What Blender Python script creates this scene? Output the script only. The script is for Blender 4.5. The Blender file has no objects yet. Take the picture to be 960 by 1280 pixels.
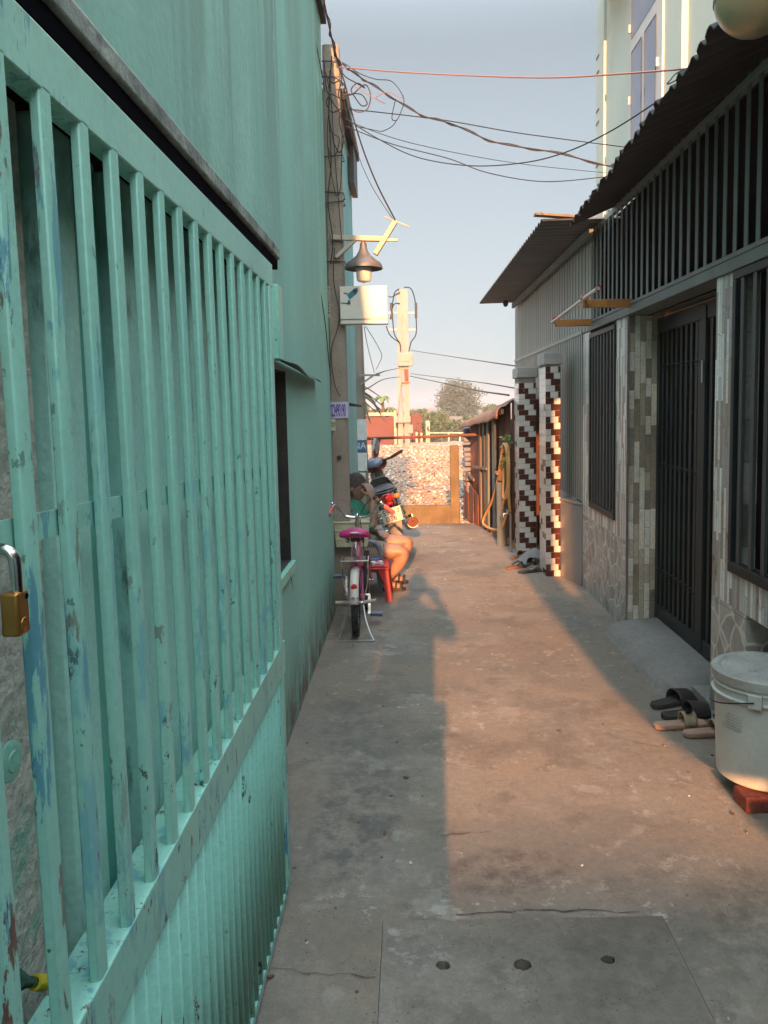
import bpy, bmesh, math, random
from mathutils import Vector, Matrix, noise
random.seed(7)
SC = bpy.context.scene
COL = SC.collection
R = math.radians
# ------------------------------------------------------------------ camera
EYE = Vector((0, 0, 1.5))
PITCH, ROLL, FPX, PX0, PY0 = R(5), R(1.0), 960.0, 513.5, 592.0
_f = Vector((0, math.cos(PITCH), -math.sin(PITCH)))
_u0 = Vector((0, math.sin(PITCH), math.cos(PITCH)))
_r0 = Vector((1, 0, 0))
_r = _r0 * math.cos(ROLL) - _u0 * math.sin(ROLL)
_u = _u0 * math.cos(ROLL) + _r0 * math.sin(ROLL)
cd = bpy.data.cameras.new('camera')
cam = bpy.data.objects.new('camera', cd)
COL.objects.link(cam)
cam.matrix_world = Matrix(((_r.x, _u.x, -_f.x, EYE.x), (_r.y, _u.y, -_f.y, EYE.y),
                           (_r.z, _u.z, -_f.z, EYE.z), (0, 0, 0, 1)))
cd.sensor_fit = 'AUTO'
cd.sensor_width = 36
cd.lens = FPX / 1280 * 36
cd.shift_x = -(PX0 - 480) / 1280
cd.shift_y = -(640 - PY0) / 1280
cd.clip_start = 0.05
cd.clip_end = 3000
SC.camera = cam
# ------------------------------------------------------------------ sky, sun, exposure
SKY_LOW, SKY_HIGH = .188, 2.35
SUN_EL, SUN_AZ = 13.5, 1.6          # sunlight travels towards +y, drifting slightly to +x
w = bpy.data.worlds.new('World')
SC.world = w
w.use_nodes = True
nt = w.node_tree
bg = nt.nodes['Background']
sky = nt.nodes.new('ShaderNodeTexSky')
sky.sky_type = 'NISHITA'
sky.sun_disc = False
sky.sun_elevation = R(SUN_EL)
sky.sun_rotation = R(180 + SUN_AZ)
sky.air_density = 1.0
sky.dust_density = 2.0
sky.ozone_density = 1.0
# smog: the band of sky low over the horizon is duller and greyer than the sky overhead
def wn(t, **k):
    n = nt.nodes.new(t)
    for a, b in k.items(): setattr(n, a, b)
    return n
wtc = wn('ShaderNodeTexCoord'); wsx = wn('ShaderNodeSeparateXYZ'); nt.links.new(wtc.outputs['Generated'], wsx.inputs[0])
wlift = wn('ShaderNodeMapRange'); wlift.inputs[1].default_value = 0; wlift.inputs[2].default_value = 1; wlift.inputs[3].default_value = .10; wlift.inputs[4].default_value = 1
nt.links.new(wsx.outputs[2], wlift.inputs[0])
wcx = wn('ShaderNodeCombineXYZ'); nt.links.new(wsx.outputs[0], wcx.inputs[0]); nt.links.new(wsx.outputs[1], wcx.inputs[1]); nt.links.new(wlift.outputs[0], wcx.inputs[2])
wnm = wn('ShaderNodeVectorMath', operation='NORMALIZE'); nt.links.new(wcx.outputs[0], wnm.inputs[0]); nt.links.new(wnm.outputs[0], sky.inputs[0])
whs = wn('ShaderNodeHueSaturation'); whs.inputs['Saturation'].default_value = .36; nt.links.new(sky.outputs[0], whs.inputs['Color'])
wmr = wn('ShaderNodeMapRange', interpolation_type='SMOOTHSTEP')
for i_, v_ in ((1, .40), (2, .88), (3, SKY_LOW), (4, SKY_HIGH)): wmr.inputs[i_].default_value = v_
nt.links.new(wsx.outputs[2], wmr.inputs[0])
wtint = wn('ShaderNodeMix', data_type='RGBA'); wt_f = wn('ShaderNodeMapRange'); wt_f.inputs[1].default_value = 0; wt_f.inputs[2].default_value = .32
nt.links.new(wsx.outputs[2], wt_f.inputs[0]); nt.links.new(wt_f.outputs[0], wtint.inputs[0])
wtint.inputs[6].default_value = (.86, .88, .855, 1); wtint.inputs[7].default_value = (1.02, 1.085, 1.08, 1)
wm1 = wn('ShaderNodeMix', data_type='RGBA', blend_type='MULTIPLY'); wm1.inputs[0].default_value = 1
nt.links.new(whs.outputs[0], wm1.inputs[6]); nt.links.new(wtint.outputs[2], wm1.inputs[7])
wvm = wn('ShaderNodeVectorMath', operation='SCALE'); nt.links.new(wm1.outputs[2], wvm.inputs[0]); nt.links.new(wmr.outputs[0], wvm.inputs['Scale'])
nt.links.new(wvm.outputs[0], bg.inputs[0])
bg.inputs[1].default_value = 0.15
sl = bpy.data.lights.new('sun', 'SUN')
sl.energy = 2.85
sl.color = (1.0, 0.415, 0.155)
sl.angle = R(0.55)
sun = bpy.data.objects.new('sun', sl)
COL.objects.link(sun)
_d = Vector((math.sin(R(SUN_AZ)) * math.cos(R(SUN_EL)), math.cos(R(SUN_AZ)) * math.cos(R(SUN_EL)), -math.sin(R(SUN_EL))))
sun.rotation_euler = _d.to_track_quat('-Z', 'Y').to_euler()
vs = SC.view_settings
vs.view_transform = 'Standard'
vs.look = 'None'
vs.exposure = 2.53
vs.gamma = 1
vs.use_curve_mapping = False
try:
    SC.cycles.use_denoising = True
    SC.cycles.max_bounces = 8
    SC.cycles.diffuse_bounces = 8
except Exception:
    pass

# ------------------------------------------------------------------ helpers
def ray(px, py):
    return _f + _r * ((px - PX0) / FPX) - _u * ((py - PY0) / FPX)
def atX(px, py, X):
    d = ray(px, py); return EYE + d * (X / d.x)
def atY(px, py, Y):
    d = ray(px, py); return EYE + d * (Y / d.y)
def atZ(px, py, Z=0.0):
    d = ray(px, py); return EYE + d * ((Z - 1.5) / d.z)

OFF = {}
def props(o, label=None, cat=None, group=None, kind=None):
    if label: o['label'] = label
    if cat: o['category'] = cat
    if group: o['group'] = group
    if kind: o['kind'] = kind
    return o
def thing(name, label, cat, loc=(0, 0, 0), rot=(0, 0, 0), group=None):
    o = bpy.data.objects.new(name, None)
    o.empty_display_size = 0.1
    COL.objects.link(o)
    o.location = loc
    o.rotation_euler = rot
    OFF[o.name] = Vector(loc)
    return props(o, label, cat, group)

class MB:
    """collects shapes and links them as one mesh object"""
    def __init__(s):
        s.v = []; s.f = []; s.m = []; s.mi = 0; s.sm = []
        s.X = None
    def add(s, vs_, fs, smooth=False):
        b = len(s.v)
        for p in vs_:
            p = Vector(p)
            if s.X is not None: p = s.X @ p
            s.v.append(p)
        for f in fs:
            s.f.append([b + i for i in f]); s.m.append(s.mi); s.sm.append(smooth)
        return s
    def box(s, x0, y0, z0, x1, y1, z1):
        V = [(x0, y0, z0), (x1, y0, z0), (x1, y1, z0), (x0, y1, z0), (x0, y0, z1), (x1, y0, z1), (x1, y1, z1), (x0, y1, z1)]
        return s.add(V, [(3, 2, 1, 0), (4, 5, 6, 7), (0, 1, 5, 4), (1, 2, 6, 5), (2, 3, 7, 6), (3, 0, 4, 7)])
    def obox(s, c, sx, sy, sz, rot=(0, 0, 0)):
        from mathutils import Euler
        m = Euler(rot).to_matrix()
        V = []
        for z in (-.5, .5):
            for x, y in ((-.5, -.5), (.5, -.5), (.5, .5), (-.5, .5)):
                V.append(Vector(c) + m @ Vector((x * sx, y * sy, z * sz)))
        return s.add(V, [(3, 2, 1, 0), (4, 5, 6, 7), (0, 1, 5, 4), (1, 2, 6, 5), (2, 3, 7, 6), (3, 0, 4, 7)])
    def bar(s, a, b, w_, h_, up=(0, 0, 1)):
        a = Vector(a); b = Vector(b); d = (b - a).normalized(); up = Vector(up)
        if abs(d.dot(up)) > .98: up = Vector((0, 1, 0)) if abs(d.y) < .9 else Vector((1, 0, 0))
        x = d.cross(up).normalized(); z = x.cross(d).normalized()
        V = [p + x * (i * w_ / 2) + z * (j * h_ / 2) for p in (a, b) for i, j in ((-1, -1), (1, -1), (1, 1), (-1, 1))]
        return s.add(V, [(0, 1, 2, 3), (7, 6, 5, 4), (0, 4, 5, 1), (1, 5, 6, 2), (2, 6, 7, 3), (3, 7, 4, 0)])
    def tube(s, pts, r, n=8, closed=False, caps=True, ellip=None):
        pts = [Vector(p) for p in pts]
        k = len(pts)
        rs = r if isinstance(r, (list, tuple)) else [r] * k
        V = []; F = []
        prev = None
        for i, p in enumerate(pts):
            if closed: t = pts[(i + 1) % k] - pts[i - 1]
            else: t = pts[min(i + 1, k - 1)] - pts[max(i - 1, 0)]
            t = t.normalized() if t.length > 1e-9 else Vector((0, 0, 1))
            if prev is None:
                a = Vector((0, 0, 1)) if abs(t.z) < .9 else Vector((1, 0, 0))
                x = t.cross(a).normalized()
            else:
                x = prev - t * prev.dot(t)
                x = x.normalized() if x.length > 1e-6 else t.orthogonal().normalized()
            y = t.cross(x)
            prev = x
            for j in range(n):
                a = 2 * math.pi * j / n
                V.append(p + (x * math.cos(a) + y * math.sin(a)) * rs[i])
        for i in range(k if closed else k - 1):
            i2 = (i + 1) % k
            for j in range(n):
                F.append((i * n + j, i * n + (j + 1) % n, i2 * n + (j + 1) % n, i2 * n + j))
        s.add(V, F, True)
        if caps and not closed:
            s.add(V[:n], [tuple(range(n - 1, -1, -1))])
            s.add(V[-n:], [tuple(range(n))])
        return s
    def lathe(s, prof, c=(0, 0, 0), axis='z', n=24, smooth=True, a0=0, a1=2 * math.pi):
        c = Vector(c); V = []; F = []
        full = abs(a1 - a0 - 2 * math.pi) < 1e-6
        m = n if full else n + 1
        for r, h in prof:
            for j in range(m):
                a = a0 + (a1 - a0) * j / n
                p = (r * math.cos(a), r * math.sin(a), h)
                if axis == 'x': p = (p[2], p[0], p[1])
                elif axis == 'y': p = (p[1], p[2], p[0])
                V.append(c + Vector(p))
        for i in range(len(prof) - 1):
            for j in range(n if full else n):
                j2 = (j + 1) % m if full else j + 1
                F.append((i * m + j, i * m + j2, (i + 1) * m + j2, (i + 1) * m + j))
        return s.add(V, F, smooth)
    def ell(s, c, rx, ry, rz, n=12, m=8, rot=None):
        V = []; F = []
        c = Vector(c)
        from mathutils import Euler
        mt = Euler(rot).to_matrix() if rot else Matrix.Identity(3)
        for i in range(m + 1):
            t = math.pi * i / m
            for j in range(n):
                a = 2 * math.pi * j / n
                V.append(c + mt @ Vector((rx * math.sin(t) * math.cos(a), ry * math.sin(t) * math.sin(a), rz * math.cos(t))))
        for i in range(m):
            for j in range(n):
                F.append((i * n + j, (i + 1) * n + j, (i + 1) * n + (j + 1) % n, i * n + (j + 1) % n))
        return s.add(V, F, True)
    def prism(s, poly, vec):
        """flat polygon (3D points) pushed along vec"""
        vec = Vector(vec); n = len(poly)
        V = [Vector(p) for p in poly] + [Vector(p) + vec for p in poly]
        F = [tuple(range(n - 1, -1, -1)), tuple(range(n, 2 * n))]
        F += [(i, (i + 1) % n, n + (i + 1) % n, n + i) for i in range(n)]
        return s.add(V, F)
    def quad(s, a, b, c, d): return s.add([a, b, c, d], [(0, 1, 2, 3)])
    def grid(s, fn, nu, nv, smooth=True):
        V = [fn(i / nu, j / nv) for i in range(nu + 1) for j in range(nv + 1)]
        F = [(i * (nv + 1) + j, (i + 1) * (nv + 1) + j, (i + 1) * (nv + 1) + j + 1, i * (nv + 1) + j + 1) for i in range(nu) for j in range(nv)]
        return s.add(V, F, smooth)
    def build(s, name, mat, parent=None, local=False, origin=None, bevel=0, solid=0, fixn=True, subs=0, seg=2):
        me = bpy.data.meshes.new(name)
        off = Vector((0, 0, 0))
        if parent is not None and not local: off = OFF[parent.name]
        if origin is not None: off = Vector(origin)
        me.from_pydata([tuple(v - off) for v in s.v], [], s.f)
        for m_ in (mat if isinstance(mat, (list, tuple)) else [mat]): me.materials.append(m_)
        me.polygons.foreach_set('material_index', s.m)
        me.polygons.foreach_set('use_smooth', s.sm)
        me.update()
        me.set_sharp_from_angle(angle=R(38))
        if fixn:
            bm = bmesh.new(); bm.from_mesh(me)
            bmesh.ops.recalc_face_normals(bm, faces=bm.faces)
            bm.to_mesh(me); bm.free()
        o = bpy.data.objects.new(name, me)
        COL.objects.link(o)
        if parent is not None:
            o.parent = parent
            OFF[o.name] = OFF.get(parent.name, Vector((0, 0, 0)))
        elif origin is not None:
            o.location = origin
        if parent is None: OFF[o.name] = off
        if solid:
            md = o.modifiers.new('solid', 'SOLIDIFY'); md.thickness = solid; md.offset = 0
        if bevel:
            md = o.modifiers.new('bevel', 'BEVEL'); md.width = bevel; md.segments = seg; md.limit_method = 'ANGLE'; md.angle_limit = R(40)
        if subs:
            md = o.modifiers.new('sub', 'SUBSURF'); md.levels = subs; md.render_levels = subs
        return o

def copy_tree(o, parent=None):
    c = o.copy(); COL.objects.link(c)
    if parent is not None: c.parent = parent
    OFF[c.name] = OFF.get(o.name, Vector((0, 0, 0)))
    for ch in list(o.children): copy_tree(ch, c)
    return c

def text_mb(mb, txt, size, M4, depth=0.002, bold=0.0):
    """real letter shapes, added to a mesh; text lies in local xy of M4"""
    cu = bpy.data.curves.new('lettering', 'FONT')
    cu.body = txt; cu.size = size; cu.extrude = depth / 2; cu.align_x = 'CENTER'; cu.align_y = 'CENTER'
    cu.resolution_u = 4; cu.offset = size * bold
    ob = bpy.data.objects.new('lettering', cu)
    COL.objects.link(ob)
    dg = bpy.context.evaluated_depsgraph_get()
    me = bpy.data.meshes.new_from_object(ob.evaluated_get(dg))
    V = [M4 @ v.co for v in me.vertices]
    mb.add(V, [tuple(p.vertices) for p in me.polygons])
    bpy.data.objects.remove(ob); bpy.data.meshes.remove(me); bpy.data.curves.remove(cu)

def frame4(o, x, y):
    x = Vector(x).normalized(); y = Vector(y).normalized(); z = x.cross(y)
    return Matrix(((x.x, y.x, z.x, o[0]), (x.y, y.y, z.y, o[1]), (x.z, y.z, z.z, o[2]), (0, 0, 0, 1)))

# ------------------------------------------------------------------ materials
def lin(r, g, b):
    f = lambda c: (c / 255 / 12.92) if c <= 10 else ((c / 255 + .055) / 1.055) ** 2.4
    return (f(r), f(g), f(b), 1)
def pm(name, c1, c2=None, scale=5, stretch=(1, 1, 1), rough=.6, metal=0, lo=.35, hi=.65, bump=0, bscale=60, bstretch=(1, 1, 1),
       spots=(), detail=5, trans=0, fine=0.0, fscale=90, rvar=0.0, world=False, emit=0):
    m = bpy.data.materials.new(name); m.use_nodes = True
    T = m.node_tree; N = T.nodes; L = T.links
    b = N['Principled BSDF']
    b.inputs['Roughness'].default_value = rough
    b.inputs['Metallic'].default_value = metal
    if c2 is None and not spots and not bump and not fine:
        b.inputs['Base Color'].default_value = c1
        return m
    if world:
        co = N.new('ShaderNodeNewGeometry').outputs['Position']
    else:
        co = N.new('ShaderNodeTexCoord').outputs['Object']
    def nz(sc, st, det=detail, rg=.55):
        mp = N.new('ShaderNodeMapping'); mp.inputs['Scale'].default_value = st
        L.new(co, mp.inputs['Vector'])
        t = N.new('ShaderNodeTexNoise'); t.inputs['Scale'].default_value = sc; t.inputs['Detail'].default_value = det
        t.inputs['Roughness'].default_value = rg
        L.new(mp.outputs[0], t.inputs['Vector'])
        return t.outputs['Fac']
    def rng(v, a, c, x=0., y=1.):
        r = N.new('ShaderNodeMapRange'); r.inputs[1].default_value = a; r.inputs[2].default_value = c
        r.inputs[3].default_value = x; r.inputs[4].default_value = y
        L.new(v, r.inputs[0]); return r.outputs[0]
    def mix(f, a, c):
        x = N.new('ShaderNodeMix'); x.data_type = 'RGBA'
        if isinstance(f, float): x.inputs[0].default_value = f
        else: L.new(f, x.inputs[0])
        for v, i in ((a, 6), (c, 7)):
            if isinstance(v, tuple): x.inputs[i].default_value = v
            else: L.new(v, x.inputs[i])
        return x.outputs[2]
    c = c1
    if c2 is not None: c = mix(rng(nz(scale, stretch), lo, hi), c1, c2)
    if fine:
        k = rng(nz(fscale, (1, 1, 1), 3), .3, .7, 1 - fine, 1 + fine)
        h = N.new('ShaderNodeMix'); h.data_type = 'RGBA'; h.blend_type = 'MULTIPLY'; h.inputs[0].default_value = 1
        if isinstance(c, tuple): h.inputs[6].default_value = c
        else: L.new(c, h.inputs[6])
        L.new(k, h.inputs[7]); c = h.outputs[2]
    for sp in spots:
        sc, thr, soft, colr = sp[:4]
        st = sp[4] if len(sp) > 4 and sp[4] else (1, 1, 1)
        fac = rng(nz(sc, st, 9, .68), thr, thr + soft)
        if len(sp) > 5 and sp[5]:           # height band: (z full, z none)
            sx = N.new('ShaderNodeSeparateXYZ'); L.new(co, sx.inputs[0])
            ax = sp[6] if len(sp) > 6 else 2
            zf = rng(sx.outputs[ax], sp[5][0], sp[5][1], 1., 0.)
            mu = N.new('ShaderNodeMath'); mu.operation = 'MULTIPLY'; L.new(fac, mu.inputs[0]); L.new(zf, mu.inputs[1]); fac = mu.outputs[0]
        c = mix(fac, c, colr)
    if isinstance(c, tuple): b.inputs['Base Color'].default_value = c
    else: L.new(c, b.inputs['Base Color'])
    if rvar: L.new(rng(nz(scale * 1.7 + 3, stretch), .3, .7, rough - rvar, rough + rvar), b.inputs['Roughness'])
    if bump:
        bp = N.new('ShaderNodeBump'); bp.inputs['Strength'].default_value = bump; bp.inputs['Distance'].default_value = .01
        L.new(nz(bscale, bstretch, 6), bp.inputs['Height'])
        L.new(bp.outputs[0], b.inputs['Normal'])
    return m

RUST = lin(92, 42, 24)
TEAL = (.19, .47, .41, 1)
m_gate = pm('teal_gate_paint', (.30, .63, .515, 1), (.245, .545, .46, 1), 3, (1, 1, .5), .42, fine=.06, bump=.07, bscale=50,
            spots=[(12, .56, .05, (.17, .44, .46, 1), (1, 1, .4), (.9, 1.7)), (7, .60, .02, (.06, .25, .38, 1), (2.2, 2.2, .35), (.2, .62)),
                   (24, .625, .012, RUST, (1.3, 1.3, .5), (.45, 2.0)), (40, .635, .012, (.02, .025, .02, 1), (1, 1, .5), (.6, 2.4)), (11, .60, .012, (.11, .03, .02, 1), (2, 2, .4), (.12, .62)), (16, .585, .01, (.05, .22, .33, 1), (2, 2, .4), (.10, .55)), (20, .59, .012, (.36, .55, .52, 1), (2, 2, .4), (.1, .8)), (11, .578, .012, (.06, .24, .34, 1), (2.5, 2.5, .35), (-.75, -.30), 1), (17, .605, .012, (.13, .035, .022, 1), (2, 2, .4), (-.8, -.25), 1)])
m_sheet = pm('teal_ribbed_sheet', (.275, .61, .495, 1), (.225, .52, .425, 1), 2, (1, 1, .5), .42, fine=.08, bump=.2, bscale=60,
             spots=[(24, .635, .012, (.03, .035, .03, 1), (1.3, 1.3, .3)), (34, .65, .012, RUST, (1.3, 1.3, .35)), (5, .5, .25, (.12, .22, .18, 1), None, (0, .3))])
m_wall = pm('teal_wall_paint', (.275, .565, .465, 1), (.205, .435, .37, 1), 1.0, (1, 1, .16), .75, lo=.30, hi=.72, fine=.05, fscale=40, bump=.25, bscale=30,
            spots=[(.8, .42, .20, (.15, .27, .215, 1), (1, 1.4, .12), (4.4, 1.5)), (3.4, .545, .07, (.11, .18, .145, 1), (1, 1, .035), (4.3, 1.6)), (2.2, .56, .12, (.33, .63, .55, 1), (1, 1, .8), (4.5, .2)), (1.7, .53, .12, (.13, .27, .23, 1), (1, 1.6, .09), (4.5, 1.8)), 
                   (18, .72, .04, (.03, .08, .07, 1), (1, .5, 1)), (8, .36, .2, (.16, .12, .085, 1), (1, 1, .6), (.05, .42)),
                   (2.5, .52, .15, (.07, .10, .09, 1), (1, 1, .8), (0.2, 3.4), 1)])
m_wall2 = pm('pale_teal_wall_paint', (.24, .52, .52, 1), (.19, .44, .44, 1), 3, (1, 1, .1), .7, fine=.06, bump=.2, bscale=40)
m_leafpanel = pm('weathered_teal_panel', (.46, .80, .71, 1), (.36, .68, .61, 1), 2.5, (1, 1, .4), .6, fine=.08, bump=.3, bscale=40,
    spots=[(3.0, .46, .2, (.08, .13, .12, 1), (1, 1, .5), (2.0, 1.35)), (9, .60, .1, (.10, .2, .18, 1), (1.5, 1.5, .35)), (7, .66, .06, (.20, .10, .03, 1), (1, 1, .5), (1.9, .9))])
m_door = pm('deep_teal_panel', (.12, .46, .37, 1), (.09, .36, .30, 1), 3, (1, 1, .3), .5, fine=.06,
            spots=[(7, .60, .1, (.03, .05, .05, 1), (1, 1, .6), (2.1, 1.3)), (11, .69, .05, RUST, (1, 1, .6))], bump=.2)
m_cement = pm('rough_cement', (.58, .56, .50, 1), (.38, .44, .38, 1), 6, rough=.9, fine=.25, fscale=60, bump=.9, bscale=55,
              spots=[(10, .52, .15, (.20, .48, .37, 1), None, (.9, 1.5))])
m_ledge = pm('mouldy_ledge', (.30, .36, .32, 1), (.14, .17, .155, 1), 9, rough=.85, fine=.15, bump=.5, spots=[(12, .6, .08, (.03, .04, .04, 1))])
m_dark = pm('shade_black', (.006, .007, .010, 1), rough=1)  # near-black painted for unlit rooms, the ledge shade and board gaps
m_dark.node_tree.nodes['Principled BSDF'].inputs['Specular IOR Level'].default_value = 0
m_black = pm('black_metal', (.02, .022, .025, 1), (.035, .035, .035, 1), 12, rough=.5)
m_wire = pm('cable_rubber', (.012, .012, .016, 1), rough=.6)
m_wire_red = pm('copper_red_cable', (.22, .13, .105, 1), rough=.6)
m_conc = pm('pole_concrete', (.32, .275, .22, 1), (.23, .195, .155, 1), 5, (1, 1, .4), .85, fine=.15, bump=.4, bscale=45,
            spots=[(6, .62, .06, (.13, .12, .105, 1), (1.5, 1.5, .3)), (16, .72, .03, (.45, .43, .39, 1))])
m_conc_far = pm('pale_concrete', (.275, .27, .255, 1), (.22, .215, .20, 1), 3, (1, 1, .4), .85, bump=.2)
m_white = pm('white_enamel', (.62, .59, .52, 1), (.55, .52, .46, 1), 6, rough=.4, fine=.04)
m_cream = pm('cream_paint', (.44, .38, .30, 1), (.36, .31, .24, 1), 8, rough=.55, fine=.08, spots=[(20, .68, .05, (.30, .2, .1, 1))])
m_steel = pm('galvanised_steel', (.42, .42, .41, 1), (.33, .33, .33, 1), 14, rough=.35, metal=.7)
m_chrome = pm('chrome', (.72, .72, .72, 1), (.5, .48, .45, 1), 30, rough=.18, metal=1, rvar=.08)
m_brass = pm('brass', (.42, .22, .06, 1), (.36, .18, .05, 1), 20, rough=.36, metal=.85, fine=.06)
m_lampshade = pm('lamp_grey_metal', (.15, .15, .145, 1), (.11, .11, .105, 1), 15, rough=.45, metal=.3, fine=.08)
m_bulb = pm('milky_bulb', (.62, .64, .62, 1), rough=.25)
m_red = pm('red_plastic', (.50, .018, .022, 1), (.42, .015, .02, 1), 9, rough=.38)
m_redglow = pm('red_reflector', (.60, .03, .02, 1), (.5, .02, .015, 1), 80, rough=.2)
m_pink = pm('pink_bike_paint', (.45, .10, .22, 1), (.40, .08, .2, 1), 12, rough=.35, spots=[(40, .68, .04, (.3, .2, .2, 1))])
m_saddle = pm('magenta_vinyl', (.50, .025, .16, 1), (.44, .02, .14, 1), 14, rough=.38)
m_rubber = pm('tyre_rubber', (.022, .021, .02, 1), (.05, .046, .042, 1), 14, rough=.85, bump=.8, bscale=90)
m_grip = pm('coral_grip', (.55, .12, .10, 1), (.45, .1, .09, 1), 20, rough=.5)
m_cream_plastic = pm('cream_plastic', (.56, .52, .36, 1), (.47, .44, .31, 1), 8, rough=.5, fine=.08)
m_bluegrey = pm('bluegrey_plastic', (.16, .19, .26, 1), (.13, .155, .22, 1), 9, rough=.4)
m_skin = pm('skin', (.28, .165, .115, 1), (.22, .125, .085, 1), 14, rough=.5, fine=.05, fscale=160)
m_hair = pm('short_dark_hair', (.022, .017, .014, 1), (.07, .058, .048, 1), 70, (1, 1, 1), .65, bump=.8, bscale=220)
m_shirt = pm('green_shirt', (.018, .20, .12, 1), (.013, .15, .09, 1), 10, rough=.85, bump=.4, bscale=30)
m_black_plastic = pm('black_plastic', (.014, .014, .016, 1), (.022, .022, .024, 1), 12, rough=.35)
m_seatvinyl = pm('black_vinyl', (.016, .016, .016, 1), (.026, .025, .024, 1), 20, rough=.45, bump=.2)
m_darkred = pm('dark_red_fairing', (.14, .012, .016, 1), (.09, .01, .014, 1), 12, rough=.25)
m_dash = pm('instrument_glass', (.20, .26, .36, 1), (.12, .17, .26, 1), 18, rough=.12)
m_sandal = pm('black_foam', (.016, .016, .018, 1), (.026, .026, .026, 1), 25, rough=.7, bump=.4, bscale=90)
m_beigefoam = pm('beige_foam', (.42, .26, .19, 1), (.34, .21, .15, 1), 15, rough=.65)
m_beigestrap = pm('khaki_strap', (.34, .28, .17, 1), (.26, .21, .13, 1), 30, rough=.7, bump=.4, bscale=120)
m_brownleather = pm('brown_leather', (.22, .09, .035, 1), (.15, .06, .025, 1), 15, rough=.6)
m_bucket = pm('pale_grey_plastic', (.50, .53, .50, 1), (.43, .46, .43, 1), 5, rough=.5, fine=.05,
              spots=[(6, .60, .1, (.30, .29, .25, 1)), (40, .72, .03, (.66, .66, .62, 1)), (5, .45, .3, (.34, .30, .25, 1), None, (.0, .16))])
m_lid = pm('scuffed_grey_lid', (.40, .41, .38, 1), (.30, .30, .27, 1), 9, rough=.6, fine=.12, spots=[(14, .6, .1, (.22, .2, .17, 1))])
m_brick = pm('red_brick', (.20, .045, .028, 1), (.13, .03, .02, 1), 14, rough=.9, fine=.2, bump=.8)
m_hose = pm('orange_hose', (.64, .33, .10, 1), (.55, .27, .08, 1), 9, rough=.42)
m_card = pm('cardboard', (.30, .165, .075, 1), (.22, .115, .05, 1), 6, rough=.85, fine=.08)
m_rust = pm('rusty_iron_sheet', (.19, .065, .035, 1), (.075, .035, .026, 1), 4, (1.5, 1.5, .4), .85, fine=.2, bump=.5,
            spots=[(7, .58, .08, (.30, .12, .05, 1), (1, 1, .4)), (5, .64, .08, (.17, .155, .14, 1), (1, 1, .4))])
m_rustpale = pm('half_rusted_roof_sheet', (.27, .11, .055, 1), (.25, .22, .19, 1), 3, (1, 1, 1), .7, fine=.15, bump=.3)
m_wood = pm('weathered_board', (.20, .155, .11, 1), (.13, .105, .08, 1), 8, (1, 1, .1), .85, fine=.15, bump=.5)
m_greyboard = pm('grey_green_board', (.15, .18, .175, 1), (.10, .125, .12, 1), 6, (1, 1, .15), .8, fine=.12, bump=.3)
m_orange_sun = pm('orange_and_sunlight', (.46, .20, .055, 1), (.36, .15, .04, 1), 12, (1, .3, 1), .4, fine=.1)  # orange of the turn signals; on the rack arms it paints sunlight
m_mossconc = pm('stained_yellow_concrete', (.165, .13, .075, 1), (.105, .085, .05, 1), 5, rough=.9, fine=.2, bump=.6,
                spots=[(8, .6, .1, (.11, .09, .045, 1)), (14, .66, .06, (.45, .36, .22, 1))])
m_slat = pm('grey_green_steel', (.15, .185, .18, 1), (.12, .15, .147, 1), 5, (1, 1, .3), .5, metal=.1, fine=.06)
m_corr = pm('grey_green_cladding', (.33, .37, .335, 1), (.27, .305, .28, 1), 3, (1, 1, .2), .5, metal=.15, fine=.06,
            spots=[(5, .63, .12, (.13, .13, .115, 1), (1, 1, .15))])
m_panel = pm('brushed_steel_panel', (.30, .31, .31, 1), (.26, .27, .27, 1), 8, (1, 1, .2), .35, metal=.35)
m_roofdark = pm('dark_roof_sheet', (.022, .02, .02, 1), (.014, .013, .014, 1), 5, rough=.7, fine=.2, spots=[(16, .66, .06, (.15, .06, .03, 1))])
m_roofgrey = pm('grey_roof_sheet', (.085, .09, .09, 1), (.06, .062, .065, 1), 4, rough=.6, fine=.12)
m_doorsteel = pm('black_green_steel', (.008, .024, .027, 1), (.006, .018, .021, 1), 6, rough=.42, metal=.1, fine=.08)
m_capconc = pm('painted_grey_cap', (.42, .42, .40, 1), (.34, .34, .325, 1), 8, rough=.7, fine=.06)
m_tilew = pm('glazed_white_tile', (.68, .67, .63, 1), (.60, .59, .55, 1), 14, rough=.16)
m_tileb = pm('marbled_brown_tile', (.055, .018, .013, 1), (.085, .03, .02, 1), 16, rough=.16, spots=[(22, .66, .03, (.38, .28, .22, 1))])
m_grout = pm('tile_grout', (.30, .28, .25, 1), (.24, .22, .2, 1), 20, rough=.85)
m_pale = pm('pale_yellow_green_wall', (.45, .55, .49, 1), (.41, .51, .45, 1), 1.2, rough=.8, fine=.03)
m_palew = pm('white_trim', (.52, .56, .54, 1), (.48, .52, .50, 1), 3, rough=.6)
m_glass = pm('bluish_window_glass', (.22, .25, .33, 1), (.18, .21, .28, 1), 2, rough=.1)
m_doorsteel.node_tree.nodes['Principled BSDF'].inputs['Specular IOR Level'].default_value = .18
m_slat.node_tree.nodes['Principled BSDF'].inputs['Specular IOR Level'].default_value = .3
m_bar = pm('charcoal_bar', (.045, .062, .064, 1), (.03, .042, .044, 1), 6, (1, 1, .3), .5, fine=.06)
m_globe = pm('gold_reflection_dome', (.60, .43, .25, 1), (.52, .37, .21, 1), 6, rough=.3, metal=.3, fine=.06)  # gold tone paints the warm reflection on the dome
m_redwall = pm('red_painted_fence', (.125, .045, .04, 1), (.10, .037, .033, 1), 3, rough=.75, fine=.1)
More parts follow.
